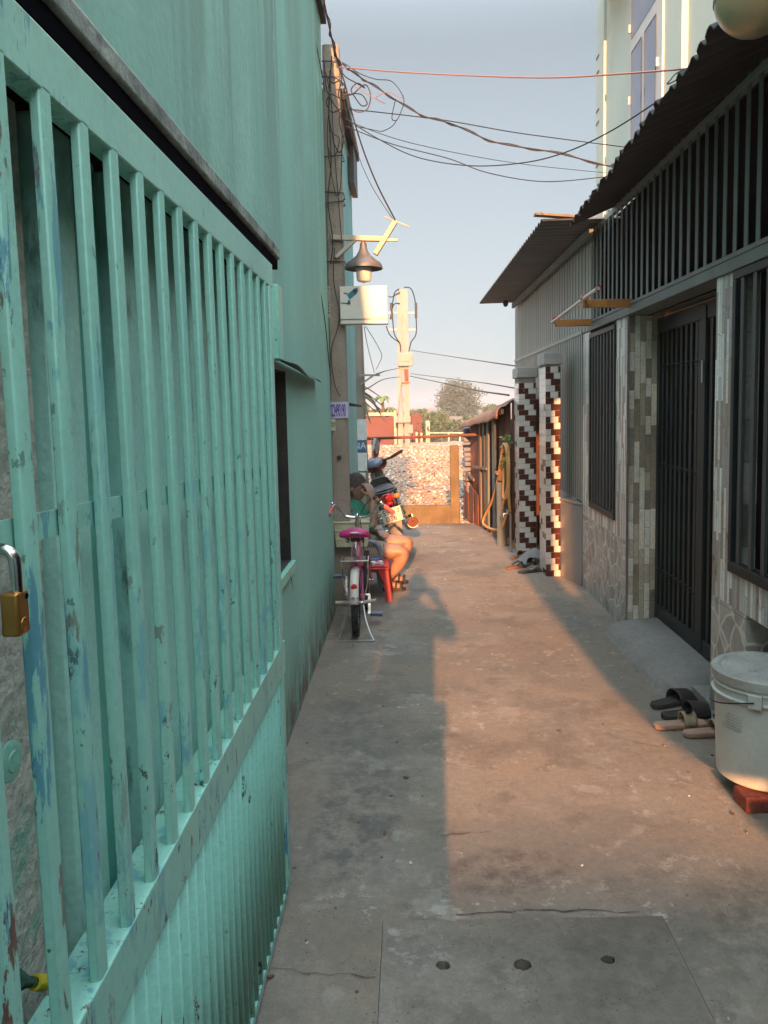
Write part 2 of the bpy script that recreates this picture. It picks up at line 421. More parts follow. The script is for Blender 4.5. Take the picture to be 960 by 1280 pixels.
m_leaf = pm('leaf_green', (.045, .085, .028, 1), (.09, .13, .035, 1), 1.2, rough=.6)
m_leafdry = pm('dusty_leaf', (.048, .075, .038, 1), (.07, .10, .05, 1), .8, rough=.7)
m_leafbright = pm('bright_leaf', (.12, .19, .035, 1), (.08, .14, .03, 1), 2.0, rough=.5)
m_bark = pm('bark', (.14, .095, .06, 1), (.09, .06, .04, 1), 8, (1, 1, .3), .9, bump=.5)
m_lavender = pm('lavender_paper', (.55, .50, .66, 1), (.45, .42, .56, 1), 20, rough=.7)
m_label = pm('paper_label', (.72, .71, .68, 1), (.60, .59, .56, 1), 20, rough=.7)
m_purple = pm('purple_ink', (.045, .02, .24, 1), rough=.6)
m_ink = pm('dark_ink', (.03, .03, .035, 1), rough=.6)
m_tealink = pm('teal_ink', (.015, .17, .22, 1), rough=.6)
m_blueposter = pm('blue_print', (.05, .16, .33, 1), rough=.6)
m_yellow = pm('yellow_cap', (.55, .46, .03, 1), rough=.4)
m_bottle = pm('dark_green_bottle', (.015, .05, .025, 1), rough=.15)
m_blue = pm('bluish_cloth', (.12, .15, .21, 1), (.20, .22, .27, 1), 9, rough=.9)
m_rag = pm('red_grey_rag', (.20, .03, .03, 1), (.42, .40, .38, 1), 14, rough=.95, lo=.47, hi=.53)
m_stripe = None

class NG:
    """small node-graph writer for the few richer materials"""
    def __init__(s, name, rough=.8):
        s.m = bpy.data.materials.new(name); s.m.use_nodes = True
        s.T = s.m.node_tree; s.N = s.T.nodes; s.L = s.T.links; s.b = s.N['Principled BSDF']
        s.b.inputs['Roughness'].default_value = rough
        s.co = s.N.new('ShaderNodeTexCoord').outputs['Object']
    def put(s, v, i):
        if isinstance(v, (tuple, float, int)): i.default_value = v
        else: s.L.new(v, i)
    def map(s, scale=(1, 1, 1), rot=(0, 0, 0), loc=(0, 0, 0), src=None):
        n = s.N.new('ShaderNodeMapping'); n.inputs['Scale'].default_value = scale; n.inputs['Rotation'].default_value = rot
        n.inputs['Location'].default_value = loc
        s.L.new(src or s.co, n.inputs['Vector']); return n.outputs[0]
    def noise(s, sc, v=None, det=5, rg=.55):
        n = s.N.new('ShaderNodeTexNoise'); n.inputs['Scale'].default_value = sc; n.inputs['Detail'].default_value = det; n.inputs['Roughness'].default_value = rg
        s.L.new(v or s.co, n.inputs['Vector']); return n.outputs['Fac']
    def noisec(s, sc, v=None):
        n = s.N.new('ShaderNodeTexNoise'); n.inputs['Scale'].default_value = sc
        s.L.new(v or s.co, n.inputs['Vector']); return n.outputs['Color']
    def rng(s, v, a, b, x=0., y=1.):
        n = s.N.new('ShaderNodeMapRange'); s.put(v, n.inputs[0])
        for i, k in enumerate((a, b, x, y)): n.inputs[i + 1].default_value = k
        return n.outputs[0]
    def mix(s, f, a, b, mode='MIX'):
        n = s.N.new('ShaderNodeMix'); n.data_type = 'RGBA'; n.blend_type = mode
        s.put(f, n.inputs[0]); s.put(a, n.inputs[6]); s.put(b, n.inputs[7]); return n.outputs[2]
    def math(s, op, a, b=0.):
        n = s.N.new('ShaderNodeMath'); n.operation = op; s.put(a, n.inputs[0]); s.put(b, n.inputs[1]); return n.outputs[0]
    def vor(s, sc, v=None, feat='F1', rnd=1.):
        n = s.N.new('ShaderNodeTexVoronoi'); n.feature = feat; n.inputs['Scale'].default_value = sc; n.inputs['Randomness'].default_value = rnd
        s.L.new(v or s.co, n.inputs['Vector']); return n
    def ramp(s, v, stops, const=False):
        n = s.N.new('ShaderNodeValToRGB'); s.put(v, n.inputs[0])
        e = n.color_ramp.elements
        while len(e) < len(stops): e.new(.5)
        for k, (p, c) in zip(e, stops): k.position = p; k.color = c
        if const: n.color_ramp.interpolation = 'CONSTANT'
        return n.outputs[0]
    def sep(s, v=None):
        n = s.N.new('ShaderNodeSeparateXYZ'); s.L.new(v or s.co, n.inputs[0]); return n.outputs
    def vadd(s, a, b, k=1.):
        n = s.N.new('ShaderNodeVectorMath'); n.operation = 'MULTIPLY_ADD'
        s.L.new(b, n.inputs[0]); n.inputs[1].default_value = (k, k, k); s.L.new(a, n.inputs[2]); return n.outputs[0]
    def col(s, c): s.put(c, s.b.inputs['Base Color'])
    def bump(s, h, st=.5, d=.01):
        n = s.N.new('ShaderNodeBump'); n.inputs['Strength'].default_value = st; n.inputs['Distance'].default_value = d
        s.L.new(h, n.inputs['Height']); s.L.new(n.outputs[0], s.b.inputs['Normal'])

def concrete(name, base, dark, light, warm, dirty=1.0, seed=0., blobs=()):
    g = NG(name, .85)
    co = g.map(loc=(seed, seed * 1.7, 0))
    big = g.noise(.9, co, 6, .6); mid = g.noise(3.5, co, 8, .68); fin = g.noise(34, co, 7, .75); grit = g.noise(190, co, 3)
    c = g.mix(g.rng(big, .38, .62), base, warm)
    c = g.mix(g.rng(mid, .48, .70, 0, .34 * dirty), c, dark)
    s1 = g.noise(1.6, g.map(loc=(seed + 11, 4, 0)), 10, .66); s2 = g.noise(.6, g.map(loc=(seed + 5, 8, 0)), 9, .62); s3_ = g.noise(4.2, g.map(loc=(seed + 2, 17, 0)), 8, .6)
    c = g.mix(g.rng(s1, .535, .60, 0, .42 * dirty), c, dark)
    c = g.mix(g.rng(s2, .50, .535, 0, .26 * dirty), c, dark)
    c = g.mix(g.rng(s3_, .60, .64, 0, .35 * dirty), c, dark)
    c = g.mix(g.rng(s3_, .40, .35, 0, .30), c, light)
    lf = g.math('MULTIPLY', g.rng(g.noise(9, g.map(loc=(3, 9, 0)), 9, .74), .565, .62), g.rng(g.noise(1.3, g.map(loc=(7, 2, 0))), .45, .6))
    c = g.mix(g.math('MULTIPLY', lf, .65), c, light)
    c = g.mix(1., c, g.ramp(g.math('ADD', g.math('MULTIPLY', fin, .7), g.math('MULTIPLY', grit, .45)), [(.44, (.84, .84, .84, 1)), (.71, (1.16, 1.16, 1.16, 1))]), 'MULTIPLY')
    for bx, by, rx, ry, am, bc in blobs:
        s3 = g.sep(g.vadd(g.co, g.noisec(5), .16))
        dx = g.math('DIVIDE', g.math('SUBTRACT', s3[0], bx + .08), rx); dy = g.math('DIVIDE', g.math('SUBTRACT', s3[1], by + .08), ry)
        d2 = g.math('ADD', g.math('MULTIPLY', dx, dx), g.math('MULTIPLY', dy, dy))
        fac = g.math('MULTIPLY', g.rng(d2, 1.0, .35, 0, am), g.rng(g.noise(14, None, 8, .72), .42, .60))
        c = g.mix(fac, c, bc)
    pv = g.vor(55, co); 
    pits = g.math('MULTIPLY', g.rng(pv.outputs['Distance'], .16, .10), g.rng(g.noise(5, g.map(loc=(1, 5, 0))), .50, .58))
    c = g.mix(g.math('MULTIPLY', pits, .75), c, (.035, .032, .03, 1))
    spk = g.math('MULTIPLY', g.rng(g.vor(80, g.map(loc=(2, 2, 0))).outputs['Distance'], .13, .08), g.rng(g.noise(9, g.map(loc=(4, 1, 0))), .52, .6))
    c = g.mix(g.math('MULTIPLY', spk, .6), c, (.5, .48, .44, 1))
    g.col(c)
    h = g.math('ADD', g.math('MULTIPLY', mid, .7), g.math('ADD', g.math('MULTIPLY', fin, .45), g.math('MULTIPLY', grit, .16)))
    h = g.math('SUBTRACT', h, g.math('MULTIPLY', pits, .35))
    g.bump(h, .42, .010)
    return g.m
m_alley = concrete('worn_alley_concrete', (.222, .202, .168, 1), (.092, .084, .071, 1), (.40, .375, .32, 1), (.245, .197, .145, 1), blobs=[(.30, 2.36, .26, .16, .6, (.075, .052, .042, 1)), (-.22, 2.75, .20, .55, .75, (.085, .083, .078, 1)), (-.30, 3.5, .16, .4, .6, (.09, .088, .08, 1)), (1.05, 2.05, .30, .35, .6, (.10, .088, .065, 1)), (.95, 3.3, .28, .20, .5, (.16, .125, .09, 1)), (.6, 4.6, .25, .3, .3, (.17, .12, .08, 1)), (1.1, 5.3, .2, .7, .55, (.11, .11, .105, 1))])
m_slab = concrete('damp_slab_concrete', (.165, .143, .112, 1), (.08, .07, .056, 1), (.36, .335, .295, 1), (.25, .22, .18, 1), 1.0, 4.)
m_mortar = concrete('rough_mortar', (.215, .205, .19, 1), (.14, .136, .128, 1), (.28, .27, .25, 1), (.225, .215, .195, 1), .5, 9.)
m_crack = pm('crack_dirt', (.06, .052, .045, 1), rough=.95)
m_pit = pm('drain_hole_shade', (.008, .007, .006, 1), rough=1)  # black lining paints the shade inside the drain holes
m_pit.node_tree.nodes['Principled BSDF'].inputs['Specular IOR Level'].default_value = 0

def strips(name, axis, cols, wid=.028, hei=.21, seed=0., sq=.62):
    """ledger stone: narrow upright strips of many stones; axis = 'y' for a wall along the alley, 'x' for a face towards the viewer"""
    g = NG(name, .42)
    s3 = g.sep()
    cm = g.N.new('ShaderNodeCombineXYZ')
    g.L.new(s3[2], cm.inputs[0]); g.L.new(s3[1 if axis == 'y' else 0], cm.inputs[1]); cm.inputs[2].default_value = seed
    b = g.N.new('ShaderNodeTexBrick')
    g.L.new(cm.outputs[0], b.inputs['Vector'])
    b.inputs['Scale'].default_value = 1; b.inputs['Mortar Size'].default_value = .0012; b.inputs['Mortar Smooth'].default_value = .2
    b.inputs['Brick Width'].default_value = hei; b.inputs['Row Height'].default_value = wid
    b.offset = .37; b.offset_frequency = 2; b.squash = sq; b.squash_frequency = 3
    b.inputs['Color1'].default_value = (0, 0, 0, 1); b.inputs['Color2'].default_value = (1, 1, 1, 1); b.inputs['Mortar'].default_value = (.5, .5, .5, 1)
    n = len(cols)
    c = g.ramp(b.outputs['Color'], [(i / n, k) for i, k in enumerate(cols)], True)
    vein = g.noise(9, g.map((1, 1, .5), (0, .5, 0)), 7, .7)
    c = g.mix(.85, c, g.ramp(vein, [(.3, (.62, .6, .56, 1)), (.52, (1, 1, 1, 1)), (.72, (1.22, 1.17, 1.08, 1))]), 'MULTIPLY')
    c = g.mix(1., c, g.ramp(g.noise(70, None, 4, .7), [(.3, (.8, .8, .8, 1)), (.7, (1.15, 1.15, 1.15, 1))]), 'MULTIPLY')
    c = g.mix(b.outputs['Fac'], c, (.11, .105, .095, 1))
    g.col(c)
    g.put(g.rng(vein, .3, .7, .22, .5), g.b.inputs['Roughness'])
    hh = g.math('ADD', g.math('MULTIPLY', b.outputs['Color'], .5), g.math('MULTIPLY', vein, .5))
    g.bump(g.math('SUBTRACT', hh, b.outputs['Fac']), .5, .006)
    return g.m
m_strip = strips('grey_ledger_stone', 'y', [(.66, .69, .66, 1), (.46, .49, .47, 1), (.74, .76, .73, 1), (.32, .33, .32, 1), (.68, .68, .62, 1), (.37, .39, .38, 1), (.25, .225, .19, 1)], .026, .30)
m_strip_beige = strips('beige_ledger_stone', 'x', [(.80, .75, .64, 1), (.54, .48, .38, 1), (.76, .74, .68, 1), (.33, .28, .22, 1), (.72, .68, .60, 1), (.25, .23, .20, 1), (.48, .43, .33, 1)], .036, .27, 2., .45)

g = NG('crazy_paving_tile', .4)
warp = g.vadd(g.map((1, 1, .8)), g.noisec(4), .10)
ve = g.vor(9.5, warp, 'DISTANCE_TO_EDGE'); vc = g.vor(9.5, warp)
c = g.ramp(g.sep(vc.outputs['Color'])[0], [(0, (.23, .245, .235, 1)), (.5, (.32, .335, .315, 1)), (1, (.40, .395, .365, 1))])
c = g.mix(1., c, g.ramp(g.noise(14, None, 6, .7), [(.3, (.72, .72, .72, 1)), (.7, (1.2, 1.2, 1.2, 1))]), 'MULTIPLY')
ln = g.rng(ve.outputs['Distance'], .035, .055, 1, 0)
c = g.mix(ln, c, (.55, .54, .50, 1))
sy = g.sep()
# tile joints every 0.3 m up the wall, 0.4 m along it
def joint(v, step, wd):
    fr = g.math('FRACT', g.math('DIVIDE', v, step)); return g.math('LESS_THAN', fr, wd / step)
c = g.mix(g.math('MAXIMUM', joint(g.math('ADD', sy[2], .02), .3, .003), joint(g.math('ADD', sy[1], 20.13), .6, .003)), c, (.10, .10, .095, 1))
dirt = g.math('MULTIPLY', g.rng(sy[2], .02, .28, 1, 0), g.rng(g.noise(6), .35, .7))
c = g.mix(g.math('MULTIPLY', dirt, .6), c, (.12, .105, .09, 1))
g.col(c); g.bump(g.math('MULTIPLY', ve.outputs['Distance'], 1.), .25, .01)
m_crazy = g.m

g = NG('striped_shorts_cloth', .9)
sx = g.sep(g.map(rot=(0, .5, .35)))
st = g.math('FRACT', g.math('MULTIPLY', sx[0], 62.))
c = g.mix(g.rng(st, .35, .5), (.19, .15, .11, 1), (.33, .27, .21, 1)); g.col(c)
m_stripe = g.m

g = NG('debris_ground', .95)
v1 = g.vor(16, g.vadd(g.co, g.noisec(9), .05)); v2 = g.vor(38)
cs = [(0, (.34, .20, .12, 1)), (.2, (.44, .29, .18, 1)), (.4, (.24, .15, .10, 1)), (.55, (.48, .36, .25, 1)), (.7, (.34, .17, .09, 1)), (.85, (.55, .45, .34, 1)), (1, (.26, .2, .15, 1))]
c = g.mix(.5, g.ramp(g.sep(v1.outputs['Color'])[0], cs), g.ramp(g.sep(v2.outputs['Color'])[1], cs))
c = g.mix(g.rng(g.noise(.5), .5, .68), c, (.30, .24, .17, 1))
g.col(c); g.bump(g.math('ADD', v1.outputs['Distance'], g.noise(40)), .8, .03)
m_debris = g.m
m_ground = pm('dry_earth', (.27, .19, .12, 1), (.16, .13, .075, 1), .6, rough=.95, fine=.2, fscale=20, bump=.5, bscale=12, world=True)

# ------------------------------------------------------------------ the ground
def struct(mb, name, mat, **k): return props(mb.build(name, mat, **k), kind='structure')
mb = MB(); mb.quad((-700, -300, -.10), (700, -300, -.10), (700, 1100, -.10), (-700, 1100, -.10))
struct(mb, 'ground', m_ground)
SX0, SX1, SY0, SY1 = -.105, .715, 1.30, 2.128      # drain slab
XL, XR, YN, YF = -.62, 1.66, -9.0, 9.72
mb = MB()
def alley_z(x, y):
    z = .004 * noise.noise(Vector((x * 1.3, y * 1.1, 3))) + .0025 * noise.noise(Vector((x * 5, y * 5, 7)))
    return z * (1 if y > SY1 + .05 or y < SY0 - .05 or x < SX0 - .05 or x > SX1 + .05 else .0)
def lay(x0, y0, x1, y1, nx, ny):
    def fn(u, v):
        x = x0 + (x1 - x0) * u; y = y0 + (y1 - y0) * v
        return Vector((x, y, alley_z(x, y)))
    mb.grid(fn, nx, ny)
lay(XL, SY1, XR, YF, 40, 130); lay(XL, SY0, SX0, SY1, 8, 12); lay(SX1, SY0, XR, SY1, 14, 12); lay(XL, YN, XR, SY0, 16, 60)
for a, b in (((SX0, SY0), (SX1, SY0)), ((SX1, SY0), (SX1, SY1)), ((SX1, SY1), (SX0, SY1)), ((SX0, SY1), (SX0, SY0))):
    mb.quad((*a, 0), (*b, 0), (*b, -.09), (*a, -.09))
mb.quad((XL, YF, -.1), (XR, YF, -.1), (XR, YF, 0.002), (XL, YF, 0.002))
alley = struct(mb, 'path', m_alley, fixn=False)
# cracks: thin crooked ribbons lying in the concrete
def crack(pts, w0, seed, z=.0032):
    rnd = random.Random(seed); mb = MB(); P = []
    for (a, b) in zip(pts, pts[1:]):
        n = max(3, int((Vector(b) - Vector(a)).length / .03))
        for i in range(n): 
            p = Vector(a).lerp(Vector(b), i / n); P.append(p + Vector((rnd.uniform(-.007, .007), rnd.uniform(-.007, .007))))
    P.append(Vector(pts[-1]))
    for i, (a, b) in enumerate(zip(P, P[1:])):
        w1 = w0 * rnd.uniform(.3, 1.2) * min(1, i / 4 + .2, (len(P) - i) / 5 + .15)
        t = (b - a).normalized(); n = Vector((-t.y, t.x))
        zz = lambda q: max(alley_z(q.x, q.y), 0) + z
        w2 = w1 * rnd.uniform(.5, 1.4)
        mb.quad((*(a - n * w1 / 2), zz(a)), (*(b - n * w2 / 2), zz(b)), (*(b + n * w2 / 2), zz(b)), (*(a + n * w1 / 2), zz(a)))
    return mb
cr = MB()
def px2(*q): return [tuple(atZ(*p).xy) for p in q]
for i, (pts, w0) in enumerate([
        (px2((540, 1146), (600, 1142), (690, 1139), (800, 1141)), .0055), (px2((323, 1208), (380, 1216), (470, 1222)), .0035),
        (px2((541, 1046), (575, 1043), (612, 1040)), .007), (px2((720, 905), (780, 925), (850, 940)), .002),
        (px2((470, 862), (540, 868)), .004)]):
    m2 = crack(pts, w0, i); cr.add(m2.v, m2.f)
o = cr.build('path_crack', m_crack, alley)
# drain slab with three holes
t = thing('drain_cover', 'damp dark concrete drain slab with three round holes, set in the alley floor', 'drain cover', ((SX0 + SX1) / 2, (SY0 + SY1) / 2, -.06))
bm = bmesh.new()
g_ = .0015
rv = [bm.verts.new((x, y, .001)) for x, y in ((SX0 + g_, SY0 + g_), (SX1 - g_, SY0 + g_), (SX1 - g_, SY1 - g_), (SX0 + g_, SY1 - g_))]
ed = [bm.edges.new((rv[i], rv[(i + 1) % 4])) for i in range(4)]
rnd = random.Random(3)
HOLES = [(*atZ(554, 1207).xy, .020), (*atZ(653, 1206).xy, .024), (*atZ(760, 1200).xy, .019)]
for hx, hy, hr in HOLES:
    vv = [bm.verts.new((hx + hr * rnd.uniform(.85, 1.12) * math.cos(a * math.pi / 8), hy + hr * .9 * rnd.uniform(.85, 1.12) * math.sin(a * math.pi / 8), .001)) for a in range(16)]
    ed += [bm.edges.new((vv[i], vv[(i + 1) % 16])) for i in range(16)]
bmesh.ops.triangle_fill(bm, use_beauty=True, edges=ed)
r_ = bmesh.ops.extrude_face_region(bm, geom=bm.faces[:])
bmesh.ops.translate(bm, verts=[v for v in r_['geom'] if isinstance(v, bmesh.types.BMVert)], vec=(0, 0, -.058))
bmesh.ops.recalc_face_normals(bm, faces=bm.faces)
mb = MB(); bm.verts.index_update(); mb.add([v.co.copy() for v in bm.verts], [[v.index for v in f.verts] for f in bm.faces]); bm.free()
mb.build('slab', m_slab, t)
for hx, hy, hr in HOLES:
    mb = MB(); mb.lathe([(hr * 1.0, .0565), (hr * 1.08, 0), (0.0001, -.002)], (hx, hy, -.0585), n=16); mb.build('drain_pit', m_pit, t)
# grime line along the left wall foot + mortar ramp by the tiled door
mb = MB()
def ramp_fn(u, v):
    y = 3.72 + 1.36 * u
    prof = [(1.245, -.004), (1.268, .030), (1.305, .062), (1.365, .086), (1.45, .097), (1.66, .100)]
    k = v * 5; i = min(4, int(k)); f = k - i
    x = prof[i][0] * (1 - f) + prof[i + 1][0] * f; z = prof[i][1] * (1 - f) + prof[i + 1][1] * f
    f = f * f * (3 - 2 * f) * .35 + f * .65
    e = min(1, u / .10, (1 - u) / .14); e = e * e * (3 - 2 * e)
    x += .10 * (1 - e) * (1 - v) + .012 * noise.noise(Vector((y * 5, v * 3, 1)))
    return Vector((x, y, max(-.004, z * e - .004 * (1 - e)) + .006 * noise.noise(Vector((x * 7, y * 7, 2))) * (v > .05)))
mb.grid(ramp_fn, 50, 25)
props(mb.build('pavement_ramp', m_mortar), kind='structure')

# ------------------------------------------------------------------ left: teal house
WX = -.572
m_reveal = pm('shaded_reveal', (.075, .070, .055, 1), (.02, .022, .02, 1), 6, (1, 1, .4), .95, fine=.2)  # dark tone paints the shade of the room inside the window
HA = thing('house', 'long teal plastered house with streaked wall and a small dark window beyond the barred gate', 'house', (-2.2, -2, 0))
Y0, Y1, ZT = -14.0, 5.58, 4.18
WY0, WY1, WZ0, WZ1 = 3.14, 3.58, .788, 1.67
mb = MB()
def wallq(y0, z0, y1, z1):
    ny = max(1, int((y1 - y0) / .25)); nz = max(1, int((z1 - z0) / .25))
    mb.grid(lambda u, v: Vector((WX, y0 + (y1 - y0) * u, z0 + (z1 - z0) * v)), ny, nz, False)
SEG = ((Y0, -6.5, 3.3), (-6.5, -5, ZT), (-5, -1, 4.6))  # unseen wall heights behind the viewpoint, shaped to place the shade ahead
for a, b, h in SEG: wallq(a, -.09, b, h)
for a in ((-1, -.09, WY0, ZT), (WY1, -.09, Y1, ZT), (WY0, -.09, WY1, WZ0), (WY0, WZ1, WY1, ZT)): wallq(*a)
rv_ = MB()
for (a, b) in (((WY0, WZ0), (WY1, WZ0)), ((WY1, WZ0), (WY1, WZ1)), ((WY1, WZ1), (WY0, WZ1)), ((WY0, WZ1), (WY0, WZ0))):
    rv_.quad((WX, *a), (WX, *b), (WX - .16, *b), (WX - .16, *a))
mb.quad((WX, Y1, -.09), (-4, Y1, -.09), (-4, Y1, ZT), (WX, Y1, ZT))
mb.quad((-4, Y0, -.09), (WX, Y0, -.09), (WX, Y0, 3.3), (-4, Y0, 3.3))
mb.quad((-4, Y0, -.09), (-4, Y1, -.09), (-4, Y1, 3.3), (-4, Y0, 3.3))
mb.build('wall', m_wall, HA, fixn=False)
mb = MB(); mb.box(-4.05, -1, ZT, WX + .035, Y1 + .06, ZT + .05); mb.box(-4.05, -5.02, 4.55, WX + .002, -.98, 4.61); mb.box(-4.05, -6.52, ZT - .05, WX + .002, -5.02, ZT + .002); mb.box(-4.05, Y0 - .05, 3.25, WX + .002, -6.52, 3.302)
mb.build('roof', m_roofdark, HA)
wf = MB(); wf.box(WX - .165, WY0, WZ0, WX - .155, WY1, WZ1)
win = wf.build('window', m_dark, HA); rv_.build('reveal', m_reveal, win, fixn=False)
mb = MB()
mb.box(WX - .02, WY0 - .055, WZ0 - .05, WX + .018, WY0 - .003, 2.02)
mb.box(WX - .02, WY0 - .003, WZ0 - .055, WX + .018, WY1 + .03, WZ0 - .006)
mb.box(WX - .02, WY0 - .003, 1.70, WX + .05, WY0 + .11, 2.0)
mb.build('frame', m_sheet, win, bevel=.004)
# torn flap of sheet above the window
mb = MB()
def flap(u, v):
    x = WX + .004 + (.085 * v) * (1 - .55 * u); y = 3.18 + 1.50 * u
    z = 1.715 - .03 * v - .04 * u + .012 * math.sin(u * 9) * v
    return Vector((x, y, z))
mb.grid(flap, 14, 4)
mb.build('window_flap', m_black, HA, solid=.002)
# ledge above the gate
mb = MB(); mb.box(WX, -3, 1.952, -.388, 2.40, 1.988)
for i in range(0): pass
mb.build('ledge', m_ledge, HA, bevel=.006)
mb = MB(); mb.box(WX + .002, -3, 1.9235, -.396, 2.395, 1.951); mb.build('ledge_shade', m_dark, HA)  # black strip added to paint the shade under the ledge
# door leaf and cement seen through the bars
mb = MB(); mb.box(WX, -1, .0, WX + .05, 1.07, 1.915); mb.build('cement_patch', m_cement, HA)
mb = MB(); mb.box(WX, 1.215, .02, WX + .05, 1.33, 1.914); mb.build('door', m_door, HA, bevel=.004)
mb = MB(); mb.box(WX, 1.072, .02, WX + .03, 2.40, 1.914); mb.build('door_leaf', m_leafpanel, HA, bevel=.004)
mb = MB()
for y, wd in ((1.085, .11), (1.35, .13), (1.51, .08), (1.62, .12), (1.80, .14), (2.04, .12), (2.24, .1)): mb.box(WX + .031, y, .03, WX + .07, y + wd, 1.912)
mb.build('door_panel', m_leafpanel, HA, bevel=.006)
mb = MB(); mb.box(-.475, .735, .1, -.462, .785, 1.30); lp = mb.build('lock_plate', m_sheet, HA, bevel=.003)
c = atX(15, 952, -.455)
mb = MB(); mb.lathe([(.023, -.004), (.023, .0), (.019, .0015), (.0125, .0015), (.0115, .003), (.0001, .0035)], c, 'x', 20); mb.build('boss', m_sheet, lp)

# ------------------------------------------------------------------ the folded gate
GX = -.402
G = thing('gate', 'peeling teal steel gate of upright bars over a ribbed sheet, folded against the wall', 'gate', (GX, 1.45, .03))
GY0, GY1 = .28, 2.30
mb = MB(); mb.box(GX - .028, GY0, 1.852, GX + .006, GY1, 1.922); mb.build('top_rail', m_gate, G, bevel=.003)
mb = MB(); mb.box(GX - .055, GY0, .70, GX + .007, GY1, .795); mb.build('bottom_rail', m_gate, G, bevel=.003)
mb = MB(); mb.bar((GX - .012, GY0, 1.395), (GX - .012, GY1, 1.322), .006, .030, (0, 0, 1)); mb.build('mid_rail', m_gate, G)
for k in range(20):
    y = .685 + .1 * (k - 4)
    if y > 2.2: break
    mb = MB()
    lean = random.uniform(-.006, .006)
    pts = [(GX - .007, -.013), (GX + .0035, -.012), (GX + .006, -.007), (GX + .006, .013), (GX - .007, .013)]
    a = [(x, y + q + .022, .793) for x, q in pts]
    mb.prism(a, (0, -.024 + lean * .3, 1.065))
    mb.build('bar', m_gate, G, bevel=.0015)
mb = MB(); mb.box(GX - .03, GY1 - .075, .04, GX + .008, GY1 - .03, 1.85); mb.build('end_post', m_gate, G, bevel=.003)
mb = MB()
zz0, zz1 = .045, .702
n = int((GY1 - GY0 - .08) / .052)
V = []
for k in range(n):
    y = GY0 + .052 * k
    V += [(GX - .012, y), (GX - .012, y + .030), (GX + .003, y + .036), (GX + .003, y + .046)]
V.append((GX - .012, GY0 + .052 * n))
vv = [(x, y, zz0) for x, y in V] + [(x, y, zz1) for x, y in V]
L_ = len(V)
mb.add(vv, [(i, i + 1, L_ + i + 1, L_ + i) for i in range(L_ - 1)])
mb.build('ribbed_sheet', m_sheet, G, solid=.003)
mb = MB(); mb.box(GX - .02, GY0, .025, GX + .004, GY1 - .03, .05); mb.build('foot_rail', m_gate, G)

# padlock hanging from the gate's mid rail
pc = atX(19, 766, -.385)
t = thing('padlock', 'brass padlock with a steel shackle hanging from the teal gate', 'padlock', pc)
X_ = Matrix.Translation(pc)
mb = MB(); mb.box(pc.x - .009, pc.y - .011, pc.z - .0215, pc.x + .009, pc.y + .011, pc.z + .0215)
pb = mb.build('body', m_brass, t, bevel=.003, seg=3)
mb = MB()
mb.tube([Vector((pc.x + .0095, pc.y - .002 + .0065 * math.cos(a), pc.z - .011 + .0065 * math.sin(a))) for a in [i * math.pi / 12 for i in range(24)]], .0007, 5, closed=True)
for dy in (-.006, -.002, .002): mb.bar((pc.x + .0093, pc.y + dy - .001, pc.z - .013), (pc.x + .0093, pc.y + dy + .001, pc.z - .007), .0009, .0009)
mb.build('stamped_emblem', m_brass, pb)
mb = MB(); mb.lathe([(.003, 0), (.003, .0004), (.0001, .0004)], (pc.x + .009, pc.y + .006, pc.z + .015), 'x', 12); mb.build('key_slot', m_dark, pb)
mb = MB()
sp = [Vector((pc.x + .003, pc.y, pc.z + .016)), Vector((pc.x + .003, pc.y, pc.z + .044))]
sp += [Vector((pc.x - .010 + .013 * math.cos(a), pc.y, pc.z + .048 + .015 * math.sin(a))) for a in [i * math.pi / 10 for i in range(1, 11)]]
sp += [Vector((pc.x - .023, pc.y, pc.z + .030))]
mb.tube(sp, .0056, 14)
mb.build('shackle', m_chrome, t)
# bottle lying on the gate's bottom rail
bp = atX(52, 1228, -.47)
t = thing('bottle', 'small dark bottle with a yellow cap lying behind the teal gate bars', 'bottle', bp)
ax = Vector((-.25, -.75, .62)).normalized()
mb = MB(); mb.tube([bp + ax * .012, bp + ax * .03, bp + ax * .05, bp + ax * .12], [.006, .007, .014, .014], 14); mb.build('body', m_bottle, t)
mb = MB(); mb.tube([bp - ax * .004, bp + ax * .013], [.0095, .0095], 18); mb.tube([bp - ax * .016, bp - ax * .006], [.006, .0085], 14); mb.build('cap', m_yellow, t)

# ------------------------------------------------------------------ left: second teal house, further on
HB = thing('house', 'paler teal house beyond the near utility pole, with dark eaves', 'house', (-2, 6.6, 0))
mb = MB(); mb.box(-3.5, 5.95, -.09, -.505, 7.35, 3.78); mb.build('wall', m_wall2, HB)
mb = MB(); mb.box(-3.5, 5.93, 3.785, -.43, 7.4, 3.86); mb.box(-.50, 6.9, 3.45, -.45, 7.38, 3.78); mb.build('eaves', m_black, HB)

# ------------------------------------------------------------------ poles on the left
b0 = atZ(429, 757); b0.y = 5.78
P1b = Vector((-.535, 5.78, 0)); P1t = atY(413.5, 60, 5.78)
P = thing('utility_pole', 'nearest weathered concrete utility pole with cables, beside the teal wall', 'utility pole', P1b)
mb = MB()
def pole_sq(a, b, wa, wb, n=14):
    V = []; F = []
    for i in range(n + 1):
        f = i / n; c = a.lerp(b, f); h = (wa + (wb - wa) * f) / 2; k = h * .72
        for x, y in ((-k, -h), (k, -h), (h, -k), (h, k), (k, h), (-k, h), (-h, k), (-h, -k)): V.append(c + Vector((x, y, 0)))
    for i in range(n):
        for j in range(8): F.append((i * 8 + j, i * 8 + (j + 1) % 8, i * 8 + 8 + (j + 1) % 8, i * 8 + 8 + j))
    F.append(tuple(range(n * 8, n * 8 + 8)))
    mb.add(V, F)
pole_sq(P1b + Vector((0, 0, -.09)), P1t, .138, .118)
mb.build('pole', m_conc, P)
def on_pole(z): return P1b.lerp(P1t, z / P1t.z)
